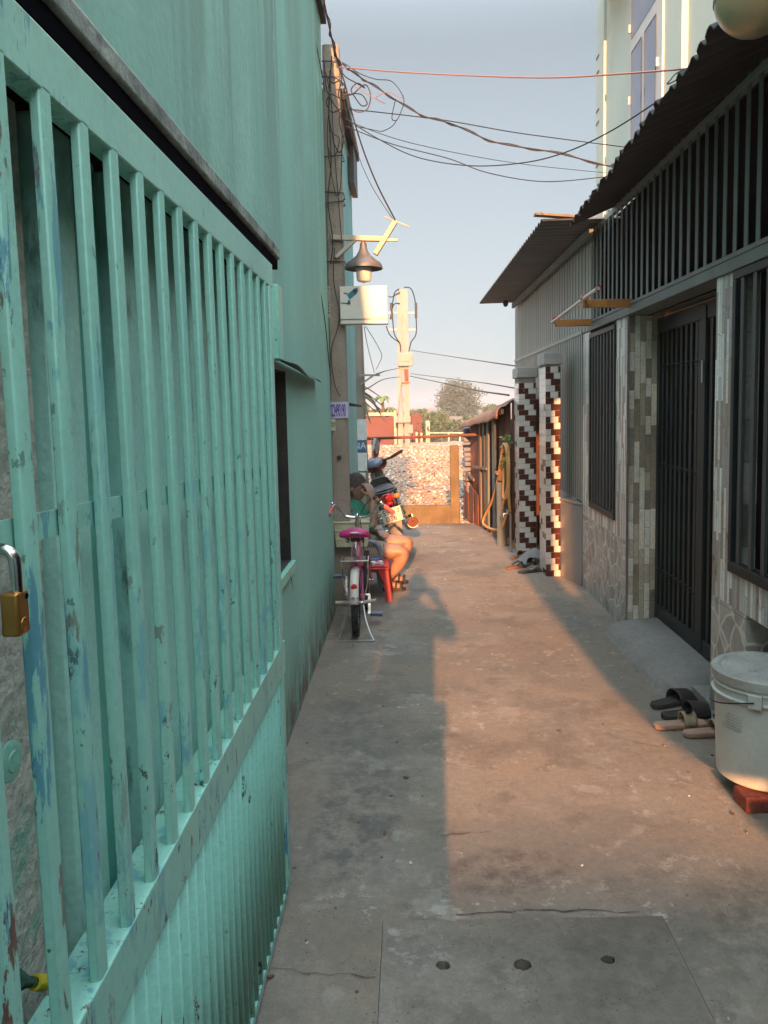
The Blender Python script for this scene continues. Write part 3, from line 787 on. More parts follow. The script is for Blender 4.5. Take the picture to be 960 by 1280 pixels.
for z in (3.95, 3.86, 3.30, 3.05, 2.98, 2.55):
    mb = MB()
    c = on_pole(z); k = .074
    mb.tube([c + Vector((k * x, k * y, .012 * math.sin(z * 40 + i))) for i, (x, y) in enumerate(((-1, -1), (1, -1), (1, 1), (-1, 1)))], .005, 5, closed=True)
    mb.build('wire_band', m_black, P)
c = on_pole(1.48); 
mb = MB()
for s_ in (-1,):
    mb.box(c.x - .072, c.y - .073, c.z - .058, c.x + .071, c.y - .069, c.z + .062)
    mb.box(c.x + .0665, c.y - .069, c.z - .058, c.x + .070, c.y + .05, c.z + .062)
pst = mb.build('paper_sticker', m_lavender, P)
mb = MB(); text_mb(mb, '022490190', .062, frame4((c.x - .002, c.y - .0745, c.z - .004), (1, 0, 0), (0, 0, 1)) @ Matrix.Diagonal((.42, 2.1, 1, 1)), .001, .02)
mb.build('printed_number', m_purple, pst)
mb = MB(); mb.box(c.x - .072, c.y - .079, c.z - .15, c.x - .022, c.y - .0755, c.z - .062); npl = mb.build('number_plate', m_cream_plastic, P)
mb = MB(); text_mb(mb, '120', .05, frame4((c.x - .047, c.y - .0803, c.z - .105), (1, 0, 0), (0, 0, 1)) @ Matrix.Diagonal((.55, 1, 1, 1)), .001); mb.build('printed_number', m_ink, npl)
c = on_pole(2.27)
mb = MB(); text_mb(mb, 'KHOAN CAT BE', .045, frame4((c.x - .058, c.y - .0735, c.z), (0, 0, -1), (1, 0, 0)) @ Matrix.Diagonal((.72, 1, 1, 1)), .001); mb.build('stencilled_text', m_label, P)
c = on_pole(1.32)
mb = MB(); mb.lathe([(.018, 0), (.016, -.006), (.006, -.007), (.0001, -.003)], (c.x + .0, c.y - .077, c.z - .19), 'y', 10); mb.build('bolt_hole', m_black, P)
c = on_pole(1.48)
mb = MB(); mb.prism([(c.x + .078, c.y, c.z + .055), (c.x + .17, c.y - .02, c.z + .035), (c.x + .175, c.y - .02, c.z + .02), (c.x + .078, c.y, c.z + .03)], (0, .006, 0)); mb.build('black_strap', m_black, P)

# bracket, lamp, cabinet sign
t = thing('lamp_bracket', 'beige steel bracket with a diagonal brace and slanted arm, bolted to the nearest utility pole', 'bracket', on_pole(2.77))
Yb = 5.70
q = lambda x, y: atY(x, y, Yb)
mb = MB(); mb.bar(q(414, 297), q(482, 299), .04, .035); mb.build('arm', m_cream, t, bevel=.003)
mb = MB(); mb.bar(q(420, 322), q(446, 298), .03, .026); mb.build('brace', m_cream, t, bevel=.003)
mb = MB(); mb.bar(q(469, 318), q(494, 277), .035, .05, (0, 1, 0)); mb.bar(q(480, 300), q(497, 300), .02, .02); mb.build('slanted_arm', m_cream, t, bevel=.003)
mb = MB(); mb.tube([q(481, 271), q(512, 284)], .006, 6); mb.build('cross_rod', m_cream, t)
lt = q(454, 304)
t = thing('street_lamp', 'grey conical metal lamp with a milky bulb hanging from the beige bracket', 'street lamp', lt)
s = Yb / 960
mb = MB(); pr = [(4, 0), (4.5, -6), (6, -10), (9, -15), (15, -20), (21, -24), (23, -28), (23.3, -31), (22.6, -31), (20.5, -26), (14, -22), (5, -18)]
mb.lathe([(r * s, h * s) for r, h in pr], lt, n=28); mb.lathe([(.0001, .02), (.012, .018), (.018, 0), (4 * s, 0)], lt, n=12); mb.build('lamp_shade', m_lampshade, t)
mb = MB(); mb.lathe([(9 * s, -22 * s), (9.3 * s, -36 * s), (9 * s, -43 * s), (7.5 * s, -46 * s), (.0001, -48 * s)], lt, n=20); mb.build('bulb', m_bulb, t)
mb = MB(); mb.lathe([(9.6 * s, -20 * s), (9.6 * s, -30 * s), (8.9 * s, -30.3 * s)], lt, n=20); mb.build('bulb_collar', m_lampshade, t)
a = q(425, 359); b = q(485, 405)
t = thing('sign_board', 'white metal box sign with a teal camera picture, fixed to the nearest utility pole', 'sign', (a.x, Yb, b.z))
mb = MB(); mb.box(a.x, Yb - .04, b.z, b.x, Yb + .06, a.z)
bd = mb.build('board', m_white, t, bevel=.004)
mb = MB(); mb.bar((a.x, Yb - .043, b.z + .035), (b.x, Yb - .043, b.z + .035), .004, .004)
mb.build('seam', m_lampshade, bd)
mb = MB()      # security-camera pictogram
y_ = Yb - .0415
def pic(poly): mb.prism([(a.x + u * s, y_, a.z - v * s) for u, v in poly], (0, -.0015, 0))
pic([(9, 10), (18, 3), (22, 2), (22.5, 6), (20, 10), (12, 16)])
pic([(10, 16.5), (13, 17), (13, 22), (9, 22)]); pic([(5, 7.5), (10, 8), (9, 9.5), (5, 9)]); pic([(1, 19.5), (12, 20), (12, 21.5), (1, 20.5)])
mb.build('printed_camera', m_tealink, bd)
mb = MB()
pic2 = [(a.x + (18.7 + 2.6 * math.cos(k * math.pi / 8)) * s, y_ - .002, a.z - (6 + 2.9 * math.sin(k * math.pi / 8)) * s) for k in range(16)]
mb.prism(pic2, (0, -.001, 0)); mb.build('printed_lens', m_ink, bd)

# second pole
P2b = Vector((-.555, 8.55, 0))
t = thing('utility_pole', 'second grey utility pole, covered in torn posters, beyond the paler teal house', 'utility pole', P2b)
mb = MB(); pole_sq(P2b + Vector((0, 0, -.1)), P2b + Vector((-.03, 0, 2.42)), .19, .16); mb.build('pole', m_conc, t)
for nm, mt, (x0, z0, x1, z1) in (('poster', m_label, (-.62, 1.14, -.475, 1.37)), ('poster', m_blueposter, (-.615, 1.02, -.5, 1.13)), ('poster', m_label, (-.60, .80, -.48, 1.0)), ('poster', m_label, (-.64, .58, -.5, .78))):
    mb = MB(); mb.box(x0, 8.448, z0, x1, 8.452, z1); po = mb.build(nm, mt, t)
    if mt is m_blueposter:
        mb = MB(); text_mb(mb, 'NA', .1, frame4(((x0 + x1) / 2, 8.446, (z0 + z1) / 2), (1, 0, 0), (0, 0, 1)), .001); mb.build('printed_letters', m_label, po)
q2 = lambda x, y: atY(x, y, 8.4)
mb = MB(); mb.bar(q2(449, 469), q2(475, 469), .03, .02); mb.bar(q2(451, 480), q2(466, 470), .02, .02); mb.build('bracket', m_steel, t)

# ------------------------------------------------------------------ right: stone-tiled house
RX = 1.40
HR = thing('house', 'dark slatted one-storey house with stone-tiled wall, barred windows and black steel door', 'house', (2.6, 3, 0))
DY0, DY1 = 3.535, 4.965          # door opening
W1 = (-.4, 3.325, .765, 2.048)   # near window
W2 = (5.25, 5.965, .705, 2.03)   # far window
BEAM0, BEAM1 = 2.05, 2.105
TY1 = 6.235
mb = MB()
def rq(y0, z0, y1, z1, x=RX): mb.quad((x, y0, z0), (x, y1, z0), (x, y1, z1), (x, y0, z1))
# upper strip-stone zones (material 0), crazy paving dado (material 1)
def zone(y0, y1, z0, z1):
    if z0 < .60 and z1 > .60:
        mb.mi = 1; rq(y0, z0, y1, .60); mb.mi = 0; rq(y0, .60, y1, z1)
    else:
        mb.mi = 1 if z1 <= .60 else 0; rq(y0, z0, y1, z1)
ya = -8.0
zone(ya, W1[0], -.09, BEAM0); zone(W1[0], W1[1], .601, W1[2]); zone(3.17, W1[1], -.09, .60);
mb.mi = 1; rq(W1[0], -.09, 3.17, .60, RX + .15); mb.quad((RX, 3.17, -.09), (RX + .15, 3.17, -.09), (RX + .15, 3.17, .60), (RX, 3.17, .60)); mb.quad((RX, W1[0], .601), (RX + .15, W1[0], .601), (RX + .15, 3.17, .601), (RX, 3.17, .601)); zone(W1[1], DY0, -.09, BEAM0)
zone(DY1, W2[0], -.09, BEAM0); zone(W2[0], W2[1], -.09, W2[2]); zone(W2[1], TY1, -.09, BEAM0)
mb.mi = 0
for (y, x1) in ((DY0, 1.66), (TY1, 1.5)):
    mb.quad((RX, y, -.09), (x1, y, -.09), (x1, y, BEAM0), (RX, y, BEAM0))
for W in (W1, W2):
    y0, y1, z0, z1 = W
    for (a, b) in (((y0, z0), (y1, z0)), ((y1, z0), (y1, BEAM0)), ((y0, BEAM0), (y0, z0))):
        mb.quad((RX, *a), (RX, *b), (RX + .12, *b), (RX + .12, *a))
mb.build('wall', [m_strip, m_crazy], HR, fixn=False)
mb = MB(); mb.quad((RX, DY1, -.02), (1.66, DY1, -.02), (1.66, DY1, BEAM0), (RX, DY1, BEAM0)); mb.build('door_jamb', m_strip_beige, HR)
mb = MB(); mb.box(RX - .004, DY1 - .01, .08, RX + .012, DY1 + .004, BEAM0 - .02); mb.build('corner_trim', m_steel, HR)
# the dark interior behind windows and slats, and the bulk of the house
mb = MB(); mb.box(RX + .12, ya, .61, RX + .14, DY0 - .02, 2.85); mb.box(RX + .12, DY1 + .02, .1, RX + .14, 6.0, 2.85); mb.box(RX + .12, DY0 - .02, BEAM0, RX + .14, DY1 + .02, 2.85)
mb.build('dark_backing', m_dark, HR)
mb = MB(); mb.box(1.67, ya, -.09, 4.6, 10.2, 2.8); mb.build('house_body', m_capconc, HR)
def barred(W, nbar, wd, first=None):
    y0, y1, z0, z1 = W
    mb = MB(); mb.box(RX + .105, y0, z0, RX + .112, y1, z1); wn = mb.build('window', m_dark, HR)
    mb = MB(); f = .035
    mb.box(RX - .012, y0 - .012, z0 - .012, RX + .03, y1 + .012, z0 + f); mb.box(RX - .012, y0 - .012, z1 - f, RX + .03, y1 + .012, z1)
    mb.box(RX - .012, y0 - .012, z0 + f, RX + .03, y0 + f * .6, z1 - f); mb.box(RX - .012, y1 - f * .6, z0 + f, RX + .03, y1 + .012, z1 - f)
    mb.build('frame', m_doorsteel, wn, bevel=.003)
    mb = MB(); st = (y1 - y0) / nbar
    for k in range(nbar):
        y = y1 - st * (k + .5) - .012
        mb.box(RX - .004, y - wd / 2, z0 + f, RX + .010, y + wd / 2, z1 - f)
    mb.build('bars', m_bar, wn)
    return wn
barred(W1, 32, .03); barred(W2, 8, .022)
# lintel beam
mb = MB(); mb.box(RX - .016, ya, BEAM0 + .002, RX + .24, 6.02, BEAM1); mb.box(RX - .020, ya, BEAM1, RX + .05, 6.02, BEAM1 + .022)
mb.build('lintel_beam', m_slat, HR, bevel=.004)
# slat screen
mb = MB()
k = 0
y = 5.90
while y > ya:
    mb.box(RX + .002, y - .0175, BEAM1 + .02, RX + .006, y + .0175, 2.83); y -= .1105
mb.build('slat_screen', m_slat, HR)
mb = MB(); mb.box(RX - .004, 5.935, BEAM1 + .02, RX + .06, 6.02, 2.82); mb.box(RX, ya, 2.78, RX + .03, 5.935, 2.815); mb.build('corner_post', m_corr, HR)
# door leaf
DX = 1.60
dr = MB(); dr.box(DX + .06, DY0, .09, DX + .065, DY1, BEAM0)
door = dr.build('door', m_dark, HR)
mb = MB(); f = .075
def dbox(y0, z0, y1, z1, x0=DX - .012, x1=DX + .03): mb.box(x0, y0, z0, x1, y1, z1)
zt = 2.03
for (y0, y1) in ((DY0 + .02, 4.18), (4.18, DY1 - .012)):
    dbox(y0, .10, y1, .19); dbox(y0, zt - .09, y1, zt); dbox(y0, .19, y0 + f, zt - .09); dbox(y1 - .05, .19, y1, zt - .09)
mb.build('frame', m_doorsteel, door, bevel=.004)
mb = MB()
for y0, y1, n in ((4.26, DY1 - .06, 8), (DY0 + .1, 4.13, 6)):
    for i in range(n):
        y = y0 + (y1 - y0) * (i + .5) / n; mb.box(DX - .004, y - .018, .19, DX + .02, y + .018, zt - .09)
mb.build('bars', m_doorsteel, door)
for z in (.42, 1.10, 1.72):
    mb = MB()
    mb.box(DX + .001, 4.26, z - .012, DX + .012, DY1 - .06, z + .012)
    mb.build('cross_strap', m_doorsteel, door)
    for i in range(9):
        y = 4.26 + (DY1 - .06 - 4.26) * i / 8; mb = MB(); mb.ell((DX - .006, y, z), .012, .014, .014, 8, 6); mb.build('rivet', m_doorsteel, door)
mb = MB(); mb.box(DX - .018, 4.135, .12, DX + .03, 4.195, zt - .02); mb.build('meeting_stile', m_doorsteel, door, bevel=.003)
mb = MB(); mb.box(DX - .024, 4.158, 1.60, DX - .017, 4.172, 1.72); mb.build('hinge', m_steel, door)
mb = MB(); mb.box(RX + .01, DY0, .0, DX + .2, DY1, .06); mb.build('threshold', m_mortar, HR)
# corrugated main roof, ridges running down the slope
def eave_x(y):
    for (y0, x0), (y1, x1) in (((-9, .88), (2.2, .955)), ((2.2, .955), (3.3, 1.005)), ((3.3, 1.005), (4.2, 1.06)), ((4.2, 1.06), (5.4, 1.125))):
        if y <= y1 or y1 == 5.4: return x0 + (x1 - x0) * (y - y0) / (y1 - y0)
mb = MB(); rnd = random.Random(5)
ny = 15 * 12
jag = [rnd.uniform(-.018, .012) for _ in range(200)]
RY0, RY1 = 1.7, 5.36
def roof(u, v):
    y = RY0 + (RY1 - RY0) * u; xe = eave_x(y) + jag[int(u * 30)] * (1 if v == 0 else 0)
    x = xe + (3.0 - xe) * v
    z = 2.69 + (x - 1.06) * .42 + .016 * math.cos(y * 2 * math.pi / .125)
    return Vector((x, y, z))
mb.grid(roof, ny, 6)
mb.build('roof', m_roofdark, HR, solid=.006, fixn=False)
# ------------------------------------------------------------------ right: corrugated lean-to house further on
HC = thing('house', 'grey-green corrugated metal house past the stone-tiled one, with a wide tin eave', 'house', (2.4, 8, 0))
mb = MB()
def corr(y0, y1, z0, z1, pitch=.10, x=RX + .012, dep=.034):
    n = int((y1 - y0) / pitch); V = []
    for k in range(n):
        y = y0 + (y1 - y0) * k / n; p = (y1 - y0) / n
        V += [(x, y), (x, y + p * .52), (x - dep, y + p * .62), (x - dep, y + p * .9)]
    V.append((x, y1)); L_ = len(V)
    mb.add([(a, b, z0) for a, b in V] + [(a, b, z1) for a, b in V], [(i, i + 1, L_ + i + 1, L_ + i) for i in range(L_ - 1)])
def boards(y0, y1, z0, z1, pitch, gap):
    n = int((y1 - y0) / pitch)
    for k in range(n):
        y = y0 + (y1 - y0) * k / n; mb.box(RX - .005, y, z0, RX - .002, y + (y1 - y0) / n - gap, z1)
boards(6.24, 10.2, .70, 2.055, .082, .030); boards(6.03, 10.2, 2.06, 2.82, .115, .030)
mb.quad((RX, 10.2, -.1), (4.5, 10.2, -.1), (4.5, 10.2, 2.82), (RX, 10.2, 2.82))
mb.build('wall', m_corr, HC)
mb = MB(); mb.box(RX, 6.242, -.09, RX + .05, 10.19, 2.055); mb.build('groove_shade', m_dark, HC)  # dark sheets paint the shaded gaps between the boards
mb = MB(); mb.box(RX, 6.03, 2.056, RX + .05, 10.19, 2.8); mb.build('groove_shade', m_greyboard, HC)
mb = MB(); mb.box(RX - .012, 6.24, 2.055, RX + .04, 10.2, 2.085); mb.build('lap_flashing', m_corr, HC)
mb = MB(); mb.prism([(1.388, 6.22, -.09), (1.29, 6.585, -.09), (1.42, 6.585, -.09), (1.42, 6.22, -.09)], (0, 0, .76)); mb.prism([(1.380, 6.21, .671), (1.278, 6.59, .671), (1.42, 6.59, .671), (1.42, 6.21, .671)], (0, 0, .018)); mb.build('steel_box_panel', m_panel, HC, bevel=.004)
mb = MB(); mb.box(RX - .01, 6.46, -.09, RX + .02, 10.2, .70); mb.build('plinth', m_capconc, HC)
mb = MB()
def roof2(u, v):
    y = 5.55 + 4.4 * u; x = .915 + .045 * (1 - u) + 1.6 * v
    return Vector((x, y, 2.80 + .03 * v + .011 * math.cos(y * 2 * math.pi / .11)))
mb.grid(roof2, 40 * 10, 3)
mb.build('roof', m_roofgrey, HC, solid=.004, fixn=False)
mb = MB(); mb.bar((RX - .06, 5.7, 2.745), (RX - .06, 9.95, 2.755), .03, .06); mb.build('fascia', m_greyboard, HC)
mb = MB(); mb.obox((1.08, 5.60, 2.83), .34, .07, .016, (0, .05, .12)); mb.build('roof_plank', m_wood, HC)
for dx, dz in ((.0, 0), (.06, .02)):
    mb = MB(); cc = atY(632 + dx * 400, 377 - dz * 150, 9.75); mb.lathe([(.001, .05), (.018, .04), (.03, 0), (.034, -.03), (.02, -.06), (.001, -.065)], cc, n=10); mb.tube([cc + Vector((0, 0, .04)), cc + Vector((0, 0, .10))], .006, 5)
    mb.build('hanging_bulb_holder', m_black, HC)

# two mosaic-tiled columns
def column(x0, y0, x1, y1, ztop, cap, seed, label):
    t = thing('tiled_column', label, 'column', ((x0 + x1) / 2, (y0 + y1) / 2, 0), group='mosaic columns beside the corrugated house')
    rnd = random.Random(seed); q = .004
    mb = MB(); mb.box(x0 + q, y0 + q, -.09, x1 - q, y1 - q, ztop); mb.build('grout_core', m_grout, t)
    mb = MB(); rh = .0535; nr = int(ztop / rh); W = x1 - x0; D = y1 - y0; off = seed % 4
    pat = [[(0, .32, 1), (.32, .86, 0), (.86, 1, 1)], [(0, .56, 1), (.56, 1, 0)], [(0, .36, 0), (.36, 1, 1)], [(0, .64, 0), (.64, 1, 1)]]
    g_ = .0016
    for r in range(nr):
        z0 = r * rh + g_; z1 = (r + 1) * rh - g_
        for a, b, m_ in pat[(-r + off) % 4]:
            mb.mi = m_; e = rnd.uniform(0, .0012)
            xa = x0 + a * W + (g_ if a > 0 else q * 0); xb = x0 + b * W - (g_ if b < 1 else 0)
            mb.box(xa, y0 - e, z0, xb, y0 + .006, z1)
        ys = [y0 + .007, y0 + .007 + D * (.30 if r % 2 else .5), y0 + D * .8, y1]
        for i in range(3):
            mb.mi = 0 if (i + r) % 3 or rnd.random() < .55 else 1; e = rnd.uniform(0, .0012)
            mb.box(x0 - e, ys[i] + g_, z0, x0 + .006, ys[i + 1] - g_, z1)
    mb.build('mosaic_tiles', [m_tilew, m_tileb], t)
    mb = MB(); c = .018
    mb.box(x0 - c, y0 - c, ztop, x1 + c, y1 + c, ztop + cap); mb.build('cap', m_capconc, t, bevel=.006)
column(1.165, 6.60, 1.29, 6.92, 1.835, .10, 1, 'near white and brown mosaic column with a grey cap, beside the steel panel')
column(1.085, 7.66, 1.255, 7.98, 1.765, .10, 3, 'farther tiled column in white and brown mosaic, beside the rusty shed')

# drying rack on the wall
t = thing('drying_rack', 'drying rack of two arms coloured sunlit orange and a pale rod, high on the slatted wall', 'drying rack', (1.25, 5.3, 2.11))
for yy, px_, py_ in ((4.86, 728, 380), (5.87, 693, 404)):
    a = atY(px_, py_, yy)
    mb = MB(); mb.box(a.x, yy - .012, a.z - .026, RX - .002, yy + .012, a.z + .026); mb.build('arm', m_orange_sun, t, bevel=.003)
    mb = MB(); mb.tube([(a.x + .012 + .02 * math.cos(k), yy - .0 + .022 * math.sin(k), a.z + .03 + .012 * (k % 3)) for k in range(9)], .006, 5); mb.build('red_tie', m_red, t)
a = atX(690, 403, 1.095); b = atX(748, 360, 1.095)
mb = MB(); mb.tube([a, b], .012, 10); mb.build('rod', m_white, t)
mb = MB(); mb.lathe([(.016, -.01), (.016, .012), (.0001, .012)], b, 'y', 10); mb.build('rod_end_cap', m_red, t)

# dome lamp under the eave, a gold reflection put into its colour
lc = Vector((.905, 2.02, 2.60)); lc = atY(944, -6, 2.02)
t = thing('wall_lamp', 'round dome lamp painted with a gold reflection at the eave of the slatted house', 'lamp', lc)
rr = 47 / 960 * 2.0
mb = MB()
mb.lathe([(.0001, -rr)] + [(rr * math.sin(a), -rr * math.cos(a)) for a in [i * math.pi / 18 for i in range(1, 11)]] + [(rr * .98, rr * .3), (rr * .8, rr * .5), (.0001, rr * .55)], lc, n=36)
mb.build('dome', m_globe, t)
mb = MB(); mb.lathe([(rr * 1.012, -.006), (rr * 1.012, .006)], lc + Vector((0, 0, -.004)), n=36); mb.build('rim_seam', m_rustpale, t)
mb = MB(); mb.tube([lc + Vector((0, 0, rr * .5)), lc + Vector((.02, 0, rr * .5 + .04)), lc + Vector((.12, .05, .12))], .012, 8); mb.build('bracket', m_black, t)

# tall pale house behind
HX = 3.0
HT = thing('house', 'tall pale yellow-green plastered house rising behind the dark slatted roof, with bluish windows', 'house', (4.6, 10, 0))
ye = atX(749, 100, HX).y; yc = atX(852, 40, HX).y
mb = MB(); mb.box(HX, yc, -.09, HX + 4, ye, 9.5); mb.box(HX + .07, yc - 5, -.09, HX + 5, yc - .002, 9.5); mb.build('wall', m_pale, HT)
mb = MB(); mb.box(HX - .035, ye - .42, -.09, HX - .001, ye + .02, 9.5); mb.build('corner_pilaster', m_pale, HT)
mb = MB()
for py in (62, 82, 130, 146, 200):
    c = atX(752, py, HX - .04); mb.box(HX - .045, ye - .16, c.z - .012, HX - .034, ye + .03, c.z + .012)
mb.build('groove_bands', m_greyboard, HT)
a = atX(761, 30, HX - .5); mb = MB(); mb.box(HX - .55, ye - 2.6, 7.35, HX - .002, ye - .55, 7.55); mb.build('canopy_slab', m_palew, HT, bevel=.02)
y1 = atX(793, 90, HX).y; y0 = atX(823, 90, HX).y; ym = atX(806, 90, HX).y
yt = (y0 + y1) / 2
mb = MB(); mb.box(HX - .03, y0 - .22, 3.4, HX - .004, y1 + .1, 7.25); win = mb.build('window', m_palew, HT)
for (a_, b_, z0, z1) in ((y0, y0 + .42, 3.6, 6.02), (y1 - .42, y1, 3.6, 6.02), (y0, y1, 6.2, 7.0)):
    mb = MB(); mb.box(HX - .036, a_, z0, HX - .031, b_, z1); mb.build('pane', m_glass, win)
    mb = MB(); mb.box(HX - .041, a_ - .012, z0 - .012, HX - .037, a_, z1 + .012); mb.box(HX - .041, b_, z0 - .012, HX - .037, b_ + .012, z1 + .012); mb.box(HX - .041, a_, z1, HX - .037, b_, z1 + .012)
    mb.build('pane_seal', m_black, win)
for z in (4.2, 5.4, 6.3):
    mb = MB(); mb.box(HX - .06, y1 + .06, z, HX - .031, y1 + .085, z + .1); mb.build('hinge', m_palew, win)
    mb = MB(); mb.box(HX - .06, y0 - .1, z, HX - .031, y0 - .08, z + .1); mb.build('hinge', m_palew, win)

# ------------------------------------------------------------------ rusty shed at the alley's end, right
S0 = Vector((1.07, 8.08, 0)); S1 = Vector((.80, 10.35, 0))
sd = (S1 - S0).normalized(); sn = Vector((-sd.y, sd.x, 0)); sn = sn if sn.x < 0 else -sn
SL = (S1 - S0).length
def sp(u, h, o=0): p = S0 + sd * u + sn * o; return Vector((p.x, p.y, h))
HS = thing('shed', 'low rusty tin shed with grey boards and a bent roof sheet at the alley end', 'shed', (1.4, 9.2, 0))
def shed_top(u): return 1.60 - .25 * u / SL
mb = MB()
V = []; n = 56
for k in range(n + 1):
    u = SL * k / n; V.append(sp(u, 0, .012 * (1 if k % 4 in (0, 1) else 0)))
L_ = len(V)
mb.add([v + Vector((0, 0, -.09)) for v in V] + [Vector((v.x, v.y, shed_top(SL * i / n) - .06)) for i, v in enumerate(V)], [(i, i + 1, L_ + i + 1, L_ + i) for i in range(n)])
mb.quad(sp(0, -.09, .0), sp(0, -.09, -.4), sp(0, 1.55, -.4), sp(0, 1.55, 0)); mb.quad(sp(SL, -.09, 0), sp(SL, -.09, -1.2), sp(SL, 1.3, -1.2), sp(SL, 1.3, 0))
mb.build('wall', m_rust, HS, solid=.003, fixn=False)
mb = MB()
def sroof(u, v):
    uu = -.02 + (SL - .1) * u; o = (.16 - .55 * (v - .2)) if v > .2 else .16
    z = 1.44 - .20 * uu / SL + (.30 * (v - .2) if v > .2 else -.085 * (.2 - v) / .2) * (1 - .25 * u) + .014 * math.sin(v * 30) + .02 * noise.noise(Vector((uu * 3, v * 4, 0)))
    return sp(uu, z, o)
mb.grid(sroof, 24, 22)
mb.build('roof', m_rustpale, HS, solid=.004, fixn=False)
mb = MB(); mb.bar(sp(0, 1.43, .10), sp(SL * .93, 1.24, .10), .03, .05); mb.build('eave_batten', m_wood, HS)
for u, wd, mt in ((.62, .14, m_greyboard), (.98, .10, m_greyboard), (1.16, .10, m_black), (1.40, .10, m_wood)):
    mb = MB(); a = sp(u, -.05, .035); b = sp(u + random.uniform(-.03, .03), shed_top(u) - .10, .035); mb.bar(a, b, .025, wd, (0, 0, 1)); 
    mb = MB(); d = sd * wd / 2; nn = sn * .02
    mb.prism([a - d, a + d, b + d, b - d], nn); mb.build('board', mt, HS)
mb = MB(); mb.bar(sp(.95, .75, .065), sp(1.75, .72, .065), .02, .03); mb.bar(sp(1.7, .55, .065), sp(2.2, .60, .065), .02, .03); mb.build('cross_batten', m_wood, HS)
mb = MB()
for k, (u, h) in enumerate(((1.5, .45), (1.8, .5), (2.1, .4), (2.25, .62))):
    a = sp(u, -.02, .07); d = sd * .11; mb.prism([a - d, a + d, a + d * .8 + Vector((0, 0, h)), a - d * .9 + Vector((0, 0, h * .9))], sn * .012)
mb.build('rust_scrap', m_rust, HS)
mb = MB(); rnd = random.Random(8)
for k in range(12):
    p = sp(2.28 + rnd.uniform(-.03, .03), .45 + k * .066, .03); mb.obox(p, .12, .16, .056, (rnd.uniform(-.08, .08), rnd.uniform(-.1, .1), rnd.uniform(-.2, .2)))
props(mb.build('folded_tarpaulin', m_blue, bevel=.012, origin=sp(2.28, .42, .03)), 'stack of folded grey-blue tarpaulins against the far end of the rusty shed', 'tarpaulin')

# garden hose on the shed, with its tap
hp = lambda px_, py_: (lambda d: EYE + d * ((S0 + sn * .10 - EYE).dot(sn) / d.dot(sn)))(ray(px_, py_))
pts = [hp(*p) for p in [(634, 640), (631, 655), (624, 662), (613, 661), (606, 655), (605, 647), (612, 630), (621, 611), (625, 590), (628, 566), (631, 556), (635, 562), (635, 590), (634, 618), (631, 622), (629, 600), (628, 570),
                            (630, 557), (633, 560), (633, 600), (632, 620), (626, 640), (621, 630), (622, 605), (627, 580), (629, 560), (626, 566), (626, 590), (629, 560), (632, 556), (637, 580), (637, 615), (636, 640)]]
def smooth(P, k=5):
    out = []
    for i in range(len(P) - 1):
        p0 = P[max(i - 1, 0)]; p1 = P[i]; p2 = P[i + 1]; p3 = P[min(i + 2, len(P) - 1)]
        for j in range(k):
            t = j / k
            out.append(.5 * ((2 * p1) + (-p0 + p2) * t + (2 * p0 - 5 * p1 + 4 * p2 - p3) * t * t + (-p0 + 3 * p1 - 3 * p2 + p3) * t ** 3))
    out.append(P[-1]); return out
pts = [p + sn * (.015 * math.sin(i * 1.9)) for i, p in enumerate(pts)]
mb = MB(); mb.tube(smooth(pts, 6), .0135, 8)
props(mb.build('garden_hose', m_hose, origin=tuple(hp(634, 640))), 'long orange garden hose hung in loops on the rusty shed', 'hose')
tp = hp(638, 642)
t = thing('water_tap', 'small metal water tap on a thin pipe by the orange hose', 'tap', tp)
mb = MB(); mb.tube([tp + Vector((.0, 0, -.42)), tp + Vector((.0, 0, .0)), tp - sd * .0 + sn * .03], .010, 8); mb.tube([tp + sn * .02, tp + sn * .07, tp + sn * .075 - Vector((0, 0, .04))], .009, 8); mb.build('spout', m_steel, t)
mb = MB(); mb.bar(tp + sn * .03 + Vector((0, 0, .035)) - sd * .045, tp + sn * .03 + Vector((0, 0, .035)) + sd * .045, .012, .01); mb.tube([tp + sn * .03, tp + sn * .03 + Vector((0, 0, .035))], .006, 6); mb.build('handle', m_steel, t)
mb = MB(); q = sp(.06, 0, .10); mb.lathe([(.055, -.02), (.055, .66), (.048, .68), (.0001, .685)], (q.x, q.y, 0), n=18)
props(mb.build('grey_pipe', m_greyboard, origin=(q.x, q.y, 0)), 'stout upright grey pipe between the rusty shed and the farther tiled column', 'pipe')
mb = MB(); mb.lathe([(.001, 0), (.05, -.02), (.045, .05), (.03, .085), (.001, .07)], (q.x + .01, q.y, .72), n=9)
mb.obox((q.x - .02, q.y, .77), .09, .07, .02, (.3, .4, .2))
props(mb.build('cloth_bundle', m_card, origin=(q.x, q.y, .70)), 'crumpled brown bundle sitting on the grey pipe', 'bundle')
# creeper
rnd = random.Random(21); mb = MB(); q = sp(-.02, 0, .08)
for k in range(70):
    c = Vector((q.x + rnd.gauss(0, .03), q.y + rnd.gauss(0, .04), rnd.uniform(.85, 1.18))); a = Vector((rnd.uniform(-1, 1), rnd.uniform(-1, 1), rnd.uniform(-.6, .6))).normalized() * .03; b = a.orthogonal().normalized() * .016
    mb.add([c - a, c + b, c + a, c - b], [(0, 1, 2, 3)])
mb.tube([(q.x, q.y, .68), (q.x + .01, q.y, 1.0), (q.x, q.y, 1.2)], .005, 5)
props(mb.build('creeper', m_leafbright, origin=(q.x, q.y, .68)), 'small green creeper beside the rusty shed wall', 'plant')
